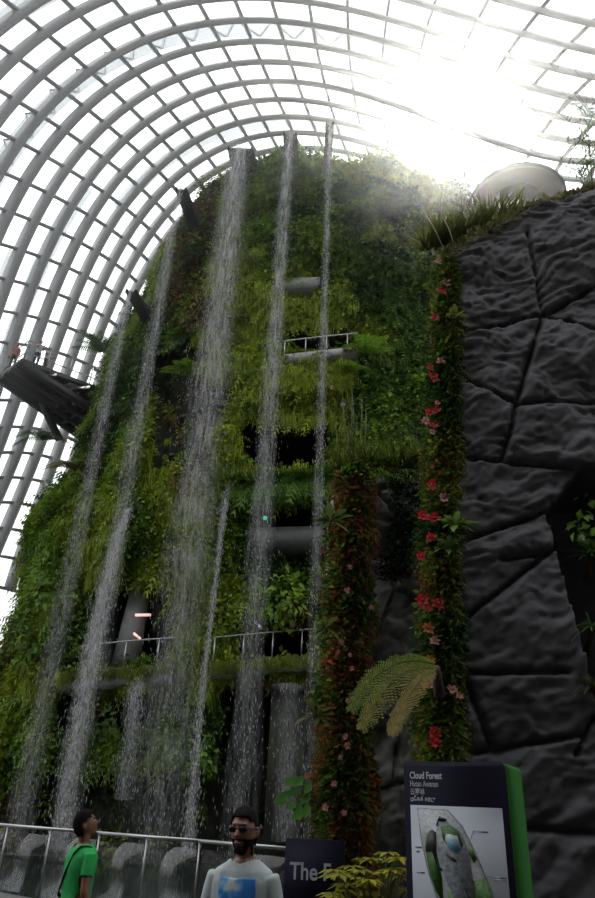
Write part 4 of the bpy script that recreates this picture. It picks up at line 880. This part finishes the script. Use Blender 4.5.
# ---------------------------------------------------------------- people
def rotm(yaw=0, pitch=0):
    return np.array(Matrix.Rotation(yaw, 3, 'Z') @ Matrix.Rotation(pitch, 3, 'X'))
def seg(mb, pts, rad, n=14): mb.tube(pts, rad, n)
def smooth_chain(pts, rad, m=6):
    P = np.array(pts, float); R_ = np.array(rad, float); s = np.linspace(0, len(P)-1, (len(P)-1)*m+1); Q = np.stack([np.interp(s, np.arange(len(P)), P[:, k]) for k in range(3)], 1)
    RR = np.interp(s, np.arange(len(P)), R_) if R_.ndim == 1 else np.stack([np.interp(s, np.arange(len(P)), R_[:, k]) for k in range(2)], 1)
    return Q, RR
def person(label, loc, rz, shirt, trousers, skin, hair, arms, head=(0, 0), vox=.010, scale=1., sleeve=.62, glasses=False, beard=False, hairlen=.0, extra=None, shorts=False, lean=0., printm=None):
    """faces -Y; arms = ((elbow,wrist) left, (elbow,wrist) right) in local metres"""
    t = empty('person', loc, rz); tag(t, label, 'person'); t.scale = (scale,)*3
    mb = MB()
    # torso
    zs = [.86, .92, 1.0, 1.10, 1.20, 1.30, 1.38, 1.43, 1.465, 1.49]; rx = [.135, .165, .160, .148, .155, .170, .178, .160, .105, .065]; ry = [.095, .118, .112, .105, .112, .120, .112, .095, .075, .06]
    pts = [(0, .012*math.sin((z-.9)*5), z) for z in zs]; nr = 20; V = []
    for p, a, b in zip(pts, rx, ry):
        for k in range(nr): an = 2*PI*k/nr; c, s = math.cos(an), math.sin(an); V.append((p[0]+a*np.sign(c)*abs(c)**.85, p[1]+b*np.sign(s)*abs(s)**.85, p[2]))
    V += [(0, 0, .85), (0, 0, 1.50)]; m = len(zs)
    mb.add(V, [np.array([[k*nr+q, k*nr+(q+1) % nr, (k+1)*nr+(q+1) % nr, (k+1)*nr+q] for k in range(m-1) for q in range(nr)]), np.array([[m*nr, (q+1) % nr, q] for q in range(nr)]+[[m*nr+1, (m-1)*nr+q, (m-1)*nr+(q+1) % nr] for q in range(nr)])])
    hc = np.array([0, -.02, 1.645]); R_ = rotm(*head); piv = np.array([0, .01, 1.52])
    def hp(p): return (R_@(np.array(p)-piv))+piv
    mb.tube([(0, .012, 1.42), (0, .008, 1.50), hp((0, 0, 1.56)), hp((0, -.005, 1.60))], [.066, .056, .054, .052], 14)
    def hf(V_):
        V_ = V_.copy(); z = V_[:, 2]; low = np.clip(-z, 0, 1); V_[:, 0] *= 1-.30*low**1.5; V_[:, 1] *= 1-.12*low; V_[:, 1] += np.where(V_[:, 1] < 0, -.10*low, .06*low)*1.0
        V_[:, 1] += .10*np.exp(-((z-.05)/.12)**2)*(V_[:, 1] < -.6)*np.exp(-((np.abs(V_[:, 0])-.40)/.2)**2); return V_
    mb.ell(hp(hc), (.076, .098, .120), 28, 20, R_, hf)
    mb.tube([hp((0, -.112, 1.665)), hp((0, -.124, 1.645)), hp((0, -.134, 1.625)), hp((0, -.120, 1.615))], [.008, .012, .017, .008], 10)
    mb.ell(hp((0, -.098, 1.548)), (.026, .016, .018), 12, 8, R_); mb.ell(hp((0, -.112, 1.592)), (.024, .012, .006), 12, 8, R_); mb.ell(hp((0, -.112, 1.581)), (.022, .013, .007), 12, 8, R_)
    mb.ell(hp((0, -.106, 1.685)), (.055, .014, .009), 12, 8, R_)
    for s in (-1, 1): mb.ell(hp((s*.078, .008, 1.640)), (.010, .020, .032), 10, 8, R_)
    def hand(wr, d, s):
        d = np.array(d)/np.linalg.norm(d); fw = np.array([0, -1., 0]); fw = fw-(fw@d)*d; fw /= np.linalg.norm(fw); sd = np.cross(d, fw)*1.0
        Mx = np.stack([fw, sd, d], 1); mb.ell(wr+d*.045, (.040, .016, .052), 12, 8, Mx)
        for k, (o_, l_) in enumerate(((-.030, .062), (-.010, .074), (.010, .080), (.029, .070))):
            b_ = wr+d*.082+fw*o_; c1 = b_+d*l_*.5; c2 = c1+d*l_*.42-sd*s*.018; mb.tube([b_-d*.02, b_, c1, c2], [.009, .009, .0085, .007], 8)
        b_ = wr+d*.02+fw*.032; mb.tube([b_-fw*.01, b_+fw*.018+d*.02, b_+fw*.026+d*.05], [.012, .010, .008], 8)
    sh = {}
    for s, (el, wr) in zip((1, -1), arms):
        el = np.array(el, float); wr = np.array(wr, float); s0 = np.array([s*.150, .0, 1.405]); Q, RR = smooth_chain([s0, s0+(el-s0)*.25, el, el+(wr-el)*.3, wr], [.056, .052, .038, .041, .026]); mb.tube(Q, RR, 14); hand(wr, (wr-el), s); sh[s] = (s0, el, wr)
    for s in (1, -1):
        Q, RR = smooth_chain([(s*.085, .0, .93), (s*.092, -.01, .75), (s*.098, -.01, .49), (s*.10, .015, .36), (s*.10, .025, .085)], [.088, .082, .056, .055, .036]); mb.tube(Q, RR, 16)
        mb.tube([(s*.10, .045, .045), (s*.10, .0, .05), (s*.105, -.10, .035), (s*.11, -.17, .025)], [.036, .045, .042, .022], 12)
    src = mb.build('body_src', None); md = src.modifiers.new('r', 'REMESH'); md.mode = 'VOXEL'; md.voxel_size = vox; ms = src.modifiers.new('s', 'SMOOTH'); ms.factor = .5; ms.iterations = 2 if vox > .015 else 4
    dg = bpy.context.evaluated_depsgraph_get(); me = bpy.data.meshes.new_from_object(src.evaluated_get(dg)); bpy.data.objects.remove(src, do_unlink=True)
    nv = len(me.vertices); co = np.zeros(nv*3); me.vertices.foreach_get('co', co); co = co.reshape(-1, 3); no = np.zeros(nv*3); me.vertices.foreach_get('normal', no); no = no.reshape(-1, 3)
    me.polygons.foreach_set('use_smooth', np.ones(len(me.polygons), bool)); me.name = 'body'; me.materials.clear(); me.materials.append(skin)
    def ln(c): c = c.copy(); c[:, 1] -= 0; return c
    body = bpy.data.objects.new('body', me); COL.objects.link(body); body.parent = t
    polys = [tuple(p.vertices) for p in me.polygons]; pa = np.array([p if len(p) == 4 else (p+(p[-1],)) for p in polys])
    def arm_t(c, s):
        s0, el, wr = sh[s]; L1 = np.linalg.norm(el-s0); d = (el-s0)/L1; tt = (c-s0)@d/L1; r_ = np.linalg.norm((c-s0)-np.outer(tt*L1, d), axis=1)
        d2 = (wr-el)/np.linalg.norm(wr-el); t2 = (c-el)@d2/np.linalg.norm(wr-el); r2 = np.linalg.norm((c-el)-np.outer(t2*np.linalg.norm(wr-el), d2), axis=1)
        return tt, r_, t2, r2
    armmask = np.zeros(nv, bool); slv = np.zeros(nv, bool)
    for s in (1, -1):
        tt, r_, t2, r2 = arm_t(co, s); xo = co[:, 0]*s > .135
        am = ((r_ < .068) & (tt > .12) & (tt < 1.05) & xo) | ((r2 < .06) & (t2 > -.05)) ; armmask |= am; slv |= (r_ < .075) & (tt > -.3) & (tt < sleeve) & (co[:, 0]*s > .1)
        fore = (r2 < .11) & (t2 > .1) & (t2 < 1.6) & xo; armmask |= fore
    hl = (co-piv)@R_+piv   # head-local
    nk = np.hypot(co[:, 0], co[:, 1]-.01)
    torso = (co[:, 2] > .90) & (co[:, 2] < 1.485) & ~armmask & ~((co[:, 2] > 1.455) & (nk < .078))
    def garment(name, mask, off_, m, sm=True, fold=.004, par=None, thick=.004):
        f = pa[mask[pa].all(1)]
        if not len(f): return None
        us = np.unique(f); rm = np.zeros(nv, int); rm[us] = np.arange(len(us)); c = co[us]; fl_ = (fbm(c*np.array([14, 14, 6.]), 3, 5)-.4)*fold*2
        v = c+no[us]*(off_+fl_)[:, None] if np.ndim(off_) else c+no[us]*(off_+fl_)[:, None]
        g = MB(); quad = f[f[:, 3] != f[:, 2]]; tri = f[f[:, 3] == f[:, 2]][:, :3]; g.add(v, [rm[quad]]+([rm[tri]] if len(tri) else []))
        o = g.build(name, m, par or t, sm); md_ = o.modifiers.new('thick', 'SOLIDIFY'); md_.thickness = thick; md_.offset = -1; return o
    garment('shirt', torso | slv, .013, shirt, fold=.010)
    legs = (co[:, 2] < .97) & (co[:, 2] > (.45 if shorts else .07)) & ~armmask
    garment('trousers', legs, .010, trousers, fold=.008)
    garment('shoes', (co[:, 2] < .085), .006, M['sole'], fold=0)
    if printm is not None: garment('shirt_print', torso & (np.abs(co[:, 0]) < .105) & (co[:, 2] > 1.13) & (co[:, 2] < 1.40) & (co[:, 1] < 0), .0185, printm, fold=.010, thick=.001)
    z, y, x = hl[:, 2], hl[:, 1], hl[:, 0]
    hm = (z > 1.52) & ((z > 1.715+.0*y) | ((y > -.035) & (z > 1.63-hairlen)) | ((y > .012) & (z > 1.56-hairlen)) | ((z > 1.69) & (y > -.075) & (np.abs(x) > .045)) ) & (z < 1.9) & ~((np.abs(x) > .070) & (z < 1.665) & (y < .035)) & ~armmask
    garment('hair', hm, .012, hair, fold=.012)
    if beard: garment('beard', (z < 1.612) & (z > 1.515) & (y < .012) & ~((z > 1.573) & (np.abs(x) < .026)) & (y > -.2) & (y < .0) & (nk > 0) & ((y < -.045) | (np.abs(x) > .045)) & ~armmask, .0045, hair, fold=.003)
    if beard: garment('moustache', (z < 1.612) & (z > 1.597) & (y < -.07) & (np.abs(x) < .032), .004, hair, fold=.001)
    # eyes and mouth
    lp = MB(); lp.ell(hp((0, -.1235, 1.587)), (.020, .005, .0055), 12, 6, R_); lp.build('mouth', M['lip'], t, True)
    if glasses:
        g = MB()
        for s in (-1, 1):
            g.ell(hp((s*.032, -.118, 1.657)), (.029, .006, .018), 16, 10, R_)
        gl = g.build('sunglasses', M['lens'], t, True); f_ = MB(); f_.tube([hp((-.012, -.122, 1.664)), hp((.012, -.122, 1.664))], .004, 6)
        for s in (-1, 1): f_.tube([hp((s*.058, -.110, 1.664)), hp((s*.078, -.07, 1.662)), hp((s*.082, .01, 1.655))], .0035, 6)
        f_.build('glasses_frame', M['black'], gl)
    else:
        for s in (-1, 1):
            e = MB(); e.ell(hp((s*.030, -.098, 1.655)), (.0125, .0125, .0095), 12, 8, R_); eo = e.build('eye', M['eye'], t, True)
            e = MB(); e.ell(hp((s*.030, -.1085, 1.655)), (.0055, .003, .0055), 10, 6, R_); e.build('iris', M['black'], eo, True)
            b_ = MB(); b_.tube([hp((s*.014, -.112, 1.675)), hp((s*.032, -.110, 1.681)), hp((s*.050, -.098, 1.675))], .0035, 6); b_.build('eyebrow', hair, t)
    if extra: extra(t)
    return t
M['lip'] = mat('lips', lin(130, 75, 68), .5); M['eye'] = mat('eye_white', (.75, .75, .72), .2)
# print of a cloudy sky on the grey T-shirt
pm = bpy.data.materials.new('sky_print'); pm.use_nodes = True; N2 = pm.node_tree.nodes; L2 = pm.node_tree.links; b2 = N2['Principled BSDF']; b2.inputs['Roughness'].default_value = .8
tc2 = N2.new('ShaderNodeTexCoord'); no2 = N2.new('ShaderNodeTexNoise'); no2.inputs['Scale'].default_value = 13; no2.inputs['Detail'].default_value = 3; L2.new(tc2.outputs['Object'], no2.inputs['Vector'])
cr = N2.new('ShaderNodeValToRGB'); cr.color_ramp.elements[0].position = .42; cr.color_ramp.elements[0].color = (.02, .17, .52, 1); cr.color_ramp.elements[1].position = .62; cr.color_ramp.elements[1].color = (.55, .62, .60, 1)
e_ = cr.color_ramp.elements.new(.5); e_.color = (.10, .35, .65, 1); L2.new(no2.outputs['Fac'], cr.inputs['Fac']); L2.new(cr.outputs['Color'], b2.inputs['Base Color'])
hp_ = atY(241, 830, 4.5)
person('man in a grey T-shirt with a blue sky print, wearing sunglasses and a beard', (hp_[0]+.03, 4.52, 0), math.radians(-14), M['grey_cloth'], M['denim'], M['skin_dark'], M['hair'],
       (((.235, .02, 1.12), (.22, -.10, .88)), ((-.235, .02, 1.12), (-.22, -.10, .88))), head=(-.12, .06), vox=.0075, scale=hp_[2]/1.645, glasses=True, beard=True, printm=pm)
def strap(t):
    mb = MB(); P = [(-.10, .075, 1.475), (-.115, .0, 1.475), (-.10, -.09, 1.43), (0, -.14, 1.25), (.12, -.13, 1.08), (.178, 0, 1.0), (.12, .13, 1.08), (.0, .145, 1.27), (-.07, .12, 1.42), (-.10, .075, 1.475)]
    Q, RR = smooth_chain(P, [(.018, .004)]*len(P), 4); mb.tube(Q, RR, 8); mb.build('shoulder_strap', M['black'], t)
gp = atY(88, 825, 6.9)
person('person in a green T-shirt with a dark shoulder strap gazing up at the waterfalls', (gp[0], 6.9, 0), math.radians(128), M['green_cloth'], M['khaki'], M['skin_dark'], M['hair'],
       (((.22, .03, 1.12), (.20, -.07, .87)), ((-.22, .03, 1.12), (-.20, -.07, .87))), head=(-.25, -.35), vox=.010, scale=gp[2]/1.645, extra=strap)
def far(label, px, off_, rz, shirt, trousers, arms, hair='brownhair', **kw):
    p = atZ(px, 360, ZD); base = lerp(A0, B0, off_[0])+(A1-A0)*off_[1]
    return person(label, (base[0], base[1], ZD), rz, M[shirt], M[trousers], M['skin_tan'], M[hair], arms, vox=.022, **kw)
HOLD = (((.21, -.08, 1.17), (.10, -.28, 1.38)), ((-.21, -.08, 1.17), (-.10, -.28, 1.38)))
RAILP = (((.23, -.08, 1.15), (.20, -.33, 1.15)), ((-.23, -.08, 1.15), (-.20, -.33, 1.15)))
DOWN = (((.22, .02, 1.13), (.22, -.06, .9)), ((-.22, .02, 1.13), (-.22, -.06, .9)))
far('visitor in a white shirt and blue trousers leaning at the skywalk rail with a camera', 32, (.115, .16), .9, 'white_cloth', 'denim', HOLD, 'hair')
far('visitor with long brown hair and a rose top at the far corner of the skywalk', 15, (.02, .62), .3, 'rose_cloth', 'khaki', DOWN, hairlen=.12)
far('second visitor in white standing behind the one with the camera', 42, (.2, .30), 1.4, 'white_cloth', 'khaki', RAILP, 'hair')
far('visitor in a white top and shorts standing where the skywalk meets the mountain', 97, (.78, .12), -.4, 'white_cloth', 'rose_cloth', HOLD, shorts=True)

# ---------------------------------------------------------------- map sign
YS = 4.2; TL, TR = atY(406, 768, YS), atY(500, 760, YS); ang = 0.0
sgw = .66; H_ = 1.93
cs = np.array([(TL[0]+TR[0])/2, YS, 0]); sw = TR[0]-TL[0]; top = (TL[2]+TR[2])/2+.01
sg = empty('map_sign', (cs[0], cs[1], 0), math.radians(-30)); tag(sg, 'upright dark navy map sign with green edges titled Cloud Forest', 'sign')
hw = sw/2*1.09; D_ = .36
def rounded(mb, hw, z0, z1, y0, y1, r, extra_top=0):
    pts = [(-hw, z0), (hw, z0)]+[(hw-r+r*math.cos(a), z1-r+r*math.sin(a)) for a in np.linspace(0, PI/2, 7)]+[(-hw+r+r*math.cos(a), z1-r+r*math.sin(a)) for a in np.linspace(PI/2, PI, 7)]
    n = len(pts); V = [(x, y0, z) for x, z in pts]+[(x, y1, z) for x, z in pts]; mb.add(V, [np.array([list(range(n))]), np.array([list(range(2*n-1, n-1, -1))]), np.array([[k, n+k, n+(k+1) % n, (k+1) % n] for k in range(n)])])
mb = MB(); rounded(mb, hw, 0, top, -.012, 0, .03); mb.build('sign_face', M['signface'], sg)
mb = MB(); rounded(mb, hw, 0, top, .0005, D_, .03); mb.build('green_casing', M['signgreen'], sg)
pz1 = top-.222; px0, px1 = -hw+.035, hw-.035; pz0 = pz1-.80
mb = MB(); mb.box(((px0+px1)/2, -.0135, (pz0+pz1)/2), (px1-px0, .003, pz1-pz0)); pnl = mb.build('map_panel', M['signpanel'], sg)
def text(s_, x, z, size, m, par, y=-.0125, al='LEFT', sx=.8):
    cu = bpy.data.curves.new('lettering', 'FONT'); cu.body = s_; cu.size = size; cu.extrude = .0004; cu.offset = size*.018; cu.align_x = al
    o = bpy.data.objects.new('lettering', cu); COL.objects.link(o); bpy.context.view_layer.update()
    me = bpy.data.meshes.new_from_object(o.evaluated_get(bpy.context.evaluated_depsgraph_get())); bpy.data.objects.remove(o, do_unlink=True)
    o = bpy.data.objects.new('lettering', me); COL.objects.link(o); me.materials.clear(); me.materials.append(m); o.parent = par; o.location = (x, y, z); o.rotation_euler = (PI/2, 0, 0); o.scale = (sx, 1, 1); return o
tx = -hw+.035
text('Cloud Forest', tx, top-.088, .050, M['signtext'], sg, sx=.70); text('Hutan Awanan', tx, top-.128, .042, M['signgrey'], sg, sx=.66)
text('云雾林', tx, top-.168, .036, M['signgrey'], sg, sx=.8); text('மேகக் காடு', tx, top-.203, .034, M['signtext'], sg, sx=.7)
# map drawing
def flat(pts, y, m, name='map_shape'):
    V = [(x, y, z) for x, z in pts]; n = len(V); mb = MB(); V2 = V+[(x, y+.0012, z) for x, z in pts]
    mb.add(V2, [np.array([list(range(n))]), np.array([[k, n+k, n+(k+1) % n, (k+1) % n] for k in range(n)])]); return mb.build(name, m, pnl)
M['mapgrey'] = mat('map_grey', (.24, .26, .28), .5, vary=.5, vscale=45); M['mapwhite'] = mat('map_white', (.40, .42, .44), .5, vary=.25, vscale=60); M['mapgreen'] = mat('map_green', (.045, .13, .02), .5, vary=.5, vscale=60)
M['mapdark'] = mat('map_dark', (.03, .03, .03), .5, vary=.5, vscale=60); M['mapblue'] = mat('map_blue', (.10, .30, .42), .5); M['mapred'] = mat('map_red', (.45, .10, .08), .5)
def zm(u, v):   # zoomed crop (30..555 , 300..851) to panel coordinates
    return (px0+(u-30)/525*(px1-px0), pz1-(v-300)/525*(px1-px0)*1.03)
shapes = [('mapgrey', [(68, 312), (250, 316), (330, 390), (400, 520), (460, 660), (500, 760), (525, 860), (500, 1000), (300, 900), (230, 850), (165, 740), (120, 620), (85, 470)]),
          ('mapwhite', [(76, 318), (245, 322), (322, 394), (390, 520), (448, 660), (488, 760), (512, 860), (490, 985), (305, 890), (238, 842), (174, 734), (128, 616), (93, 470)]),
          ('mapgreen', [(120, 440), (150, 420), (180, 440), (175, 520), (200, 640), (200, 750), (160, 700), (130, 620), (108, 500)]),
          ('mapgreen', [(360, 640), (440, 620), (480, 740), (500, 850), (480, 870), (440, 780), (370, 730)]), ('mapgreen', [(360, 470), (400, 540), (380, 560), (358, 520)]),
          ('mapgreen', [(230, 690), (320, 730), (350, 780), (400, 850), (300, 860), (220, 780)]),
          ('mapdark', [(135, 425), (155, 415), (180, 430), (172, 520), (190, 590), (240, 605), (235, 620), (180, 600), (150, 520), (110, 520)]),
          ('mapgrey', [(180, 360), (240, 370), (320, 420), (360, 520), (370, 640), (370, 720), (330, 780), (260, 720), (210, 620), (180, 520)]),
          ('mapgreen', [(205, 400), (260, 390), (310, 420), (328, 480), (300, 520), (250, 500), (215, 460)]),
          ('mapwhite', [(235, 430), (300, 440), (318, 500), (290, 525), (250, 505), (228, 465)]),
          ('mapblue', [(250, 455), (275, 458), (315, 500), (290, 520), (255, 500), (246, 475)]),
          ('mapdark', [(200, 350), (245, 362), (240, 375), (195, 372), (190, 400), (180, 395)]), ('mapdark', [(310, 670), (330, 700), (370, 725), (345, 785), (320, 780), (335, 730)]), ('mapdark', [(235, 520), (280, 545), (290, 560), (260, 555), (232, 535)])]
for k, (m, pts) in enumerate(shapes): flat([zm(*p) for p in pts], -.0155-.0013*k*.6, M[m])
M['maplabel'] = M['mapgrey']
def tick(u0, u1, v, m='mapdark', h=5): flat([zm(u0, v), zm(u1, v), zm(u1, v+h), zm(u0, v+h)], -.0160, M[m], 'map_label')
for u0, u1, v in ((415, 470, 410), (50, 90, 500), (55, 75, 520), (55, 100, 617), (478, 548, 612), (478, 548, 622), (85, 125, 783)): tick(u0, u1, v, 'mapgrey', 7)
for u0, u1, v in ((530, 578, 752), (538, 570, 772)): tick(u0, min(u1, 553), v, 'mapred', 11)
for a, b in (((385, 412), (412, 410)), ((372, 450), (385, 412)), ((130, 790), (180, 795)), ((440, 612), (474, 614))):
    p, q_ = zm(*a), zm(*b); mb = MB(); mb.bar((p[0], -.016, p[1]), (q_[0], -.016, q_[1]), .002, .0015); mb.build('leader_line', M['mapgrey'], pnl)

# ---------------------------------------------------------------- dark sign behind the pillar
a = atY(286, 838, 9.6); b = atY(345, 842, 9.6); s2 = empty('name_sign', (a[0], 9.6, 0)); tag(s2, 'dark board sign with white lettering beginning The, partly behind the leafy pillar', 'sign')
hh = a[2]; ww = b[0]-a[0]; mb = MB(); mb.box((ww/2, .05, hh-.42), (ww, .1, .84)); mb.build('board', M['signface'], s2)
mb = MB(); mb.box((.12, .05, (hh-.84)/2), (.08, .08, hh-.84)); mb.build('leg', M['darksteel'], s2); mb = MB(); mb.box((ww-.12, .05, (hh-.84)/2), (.08, .08, hh-.84)); mb.build('leg', M['darksteel'], s2)
text('The F', .06, hh-.42, .25, M['signgrey'], s2, y=-.003, sx=.85)

# ---------------------------------------------------------------- mist volume added for a glare-like glow around the sun
mm = bpy.data.materials.new('glow_mist'); mm.use_nodes = True; N3 = mm.node_tree.nodes; N3.clear(); o3 = N3.new('ShaderNodeOutputMaterial'); v3 = N3.new('ShaderNodeVolumeScatter')
v3.inputs['Density'].default_value = MIST; v3.inputs['Anisotropy'].default_value = .91; v3.inputs['Color'].default_value = (1, 1, 1, 1); mm.node_tree.links.new(v3.outputs[0], o3.inputs['Volume'])
mb = MB(); mb.box((0, 27, 30), (64, 50, 36)); o = mb.build('mist', mm); tag(o, 'thin mist volume added for the glow around the sun', 'mist', kind='stuff')
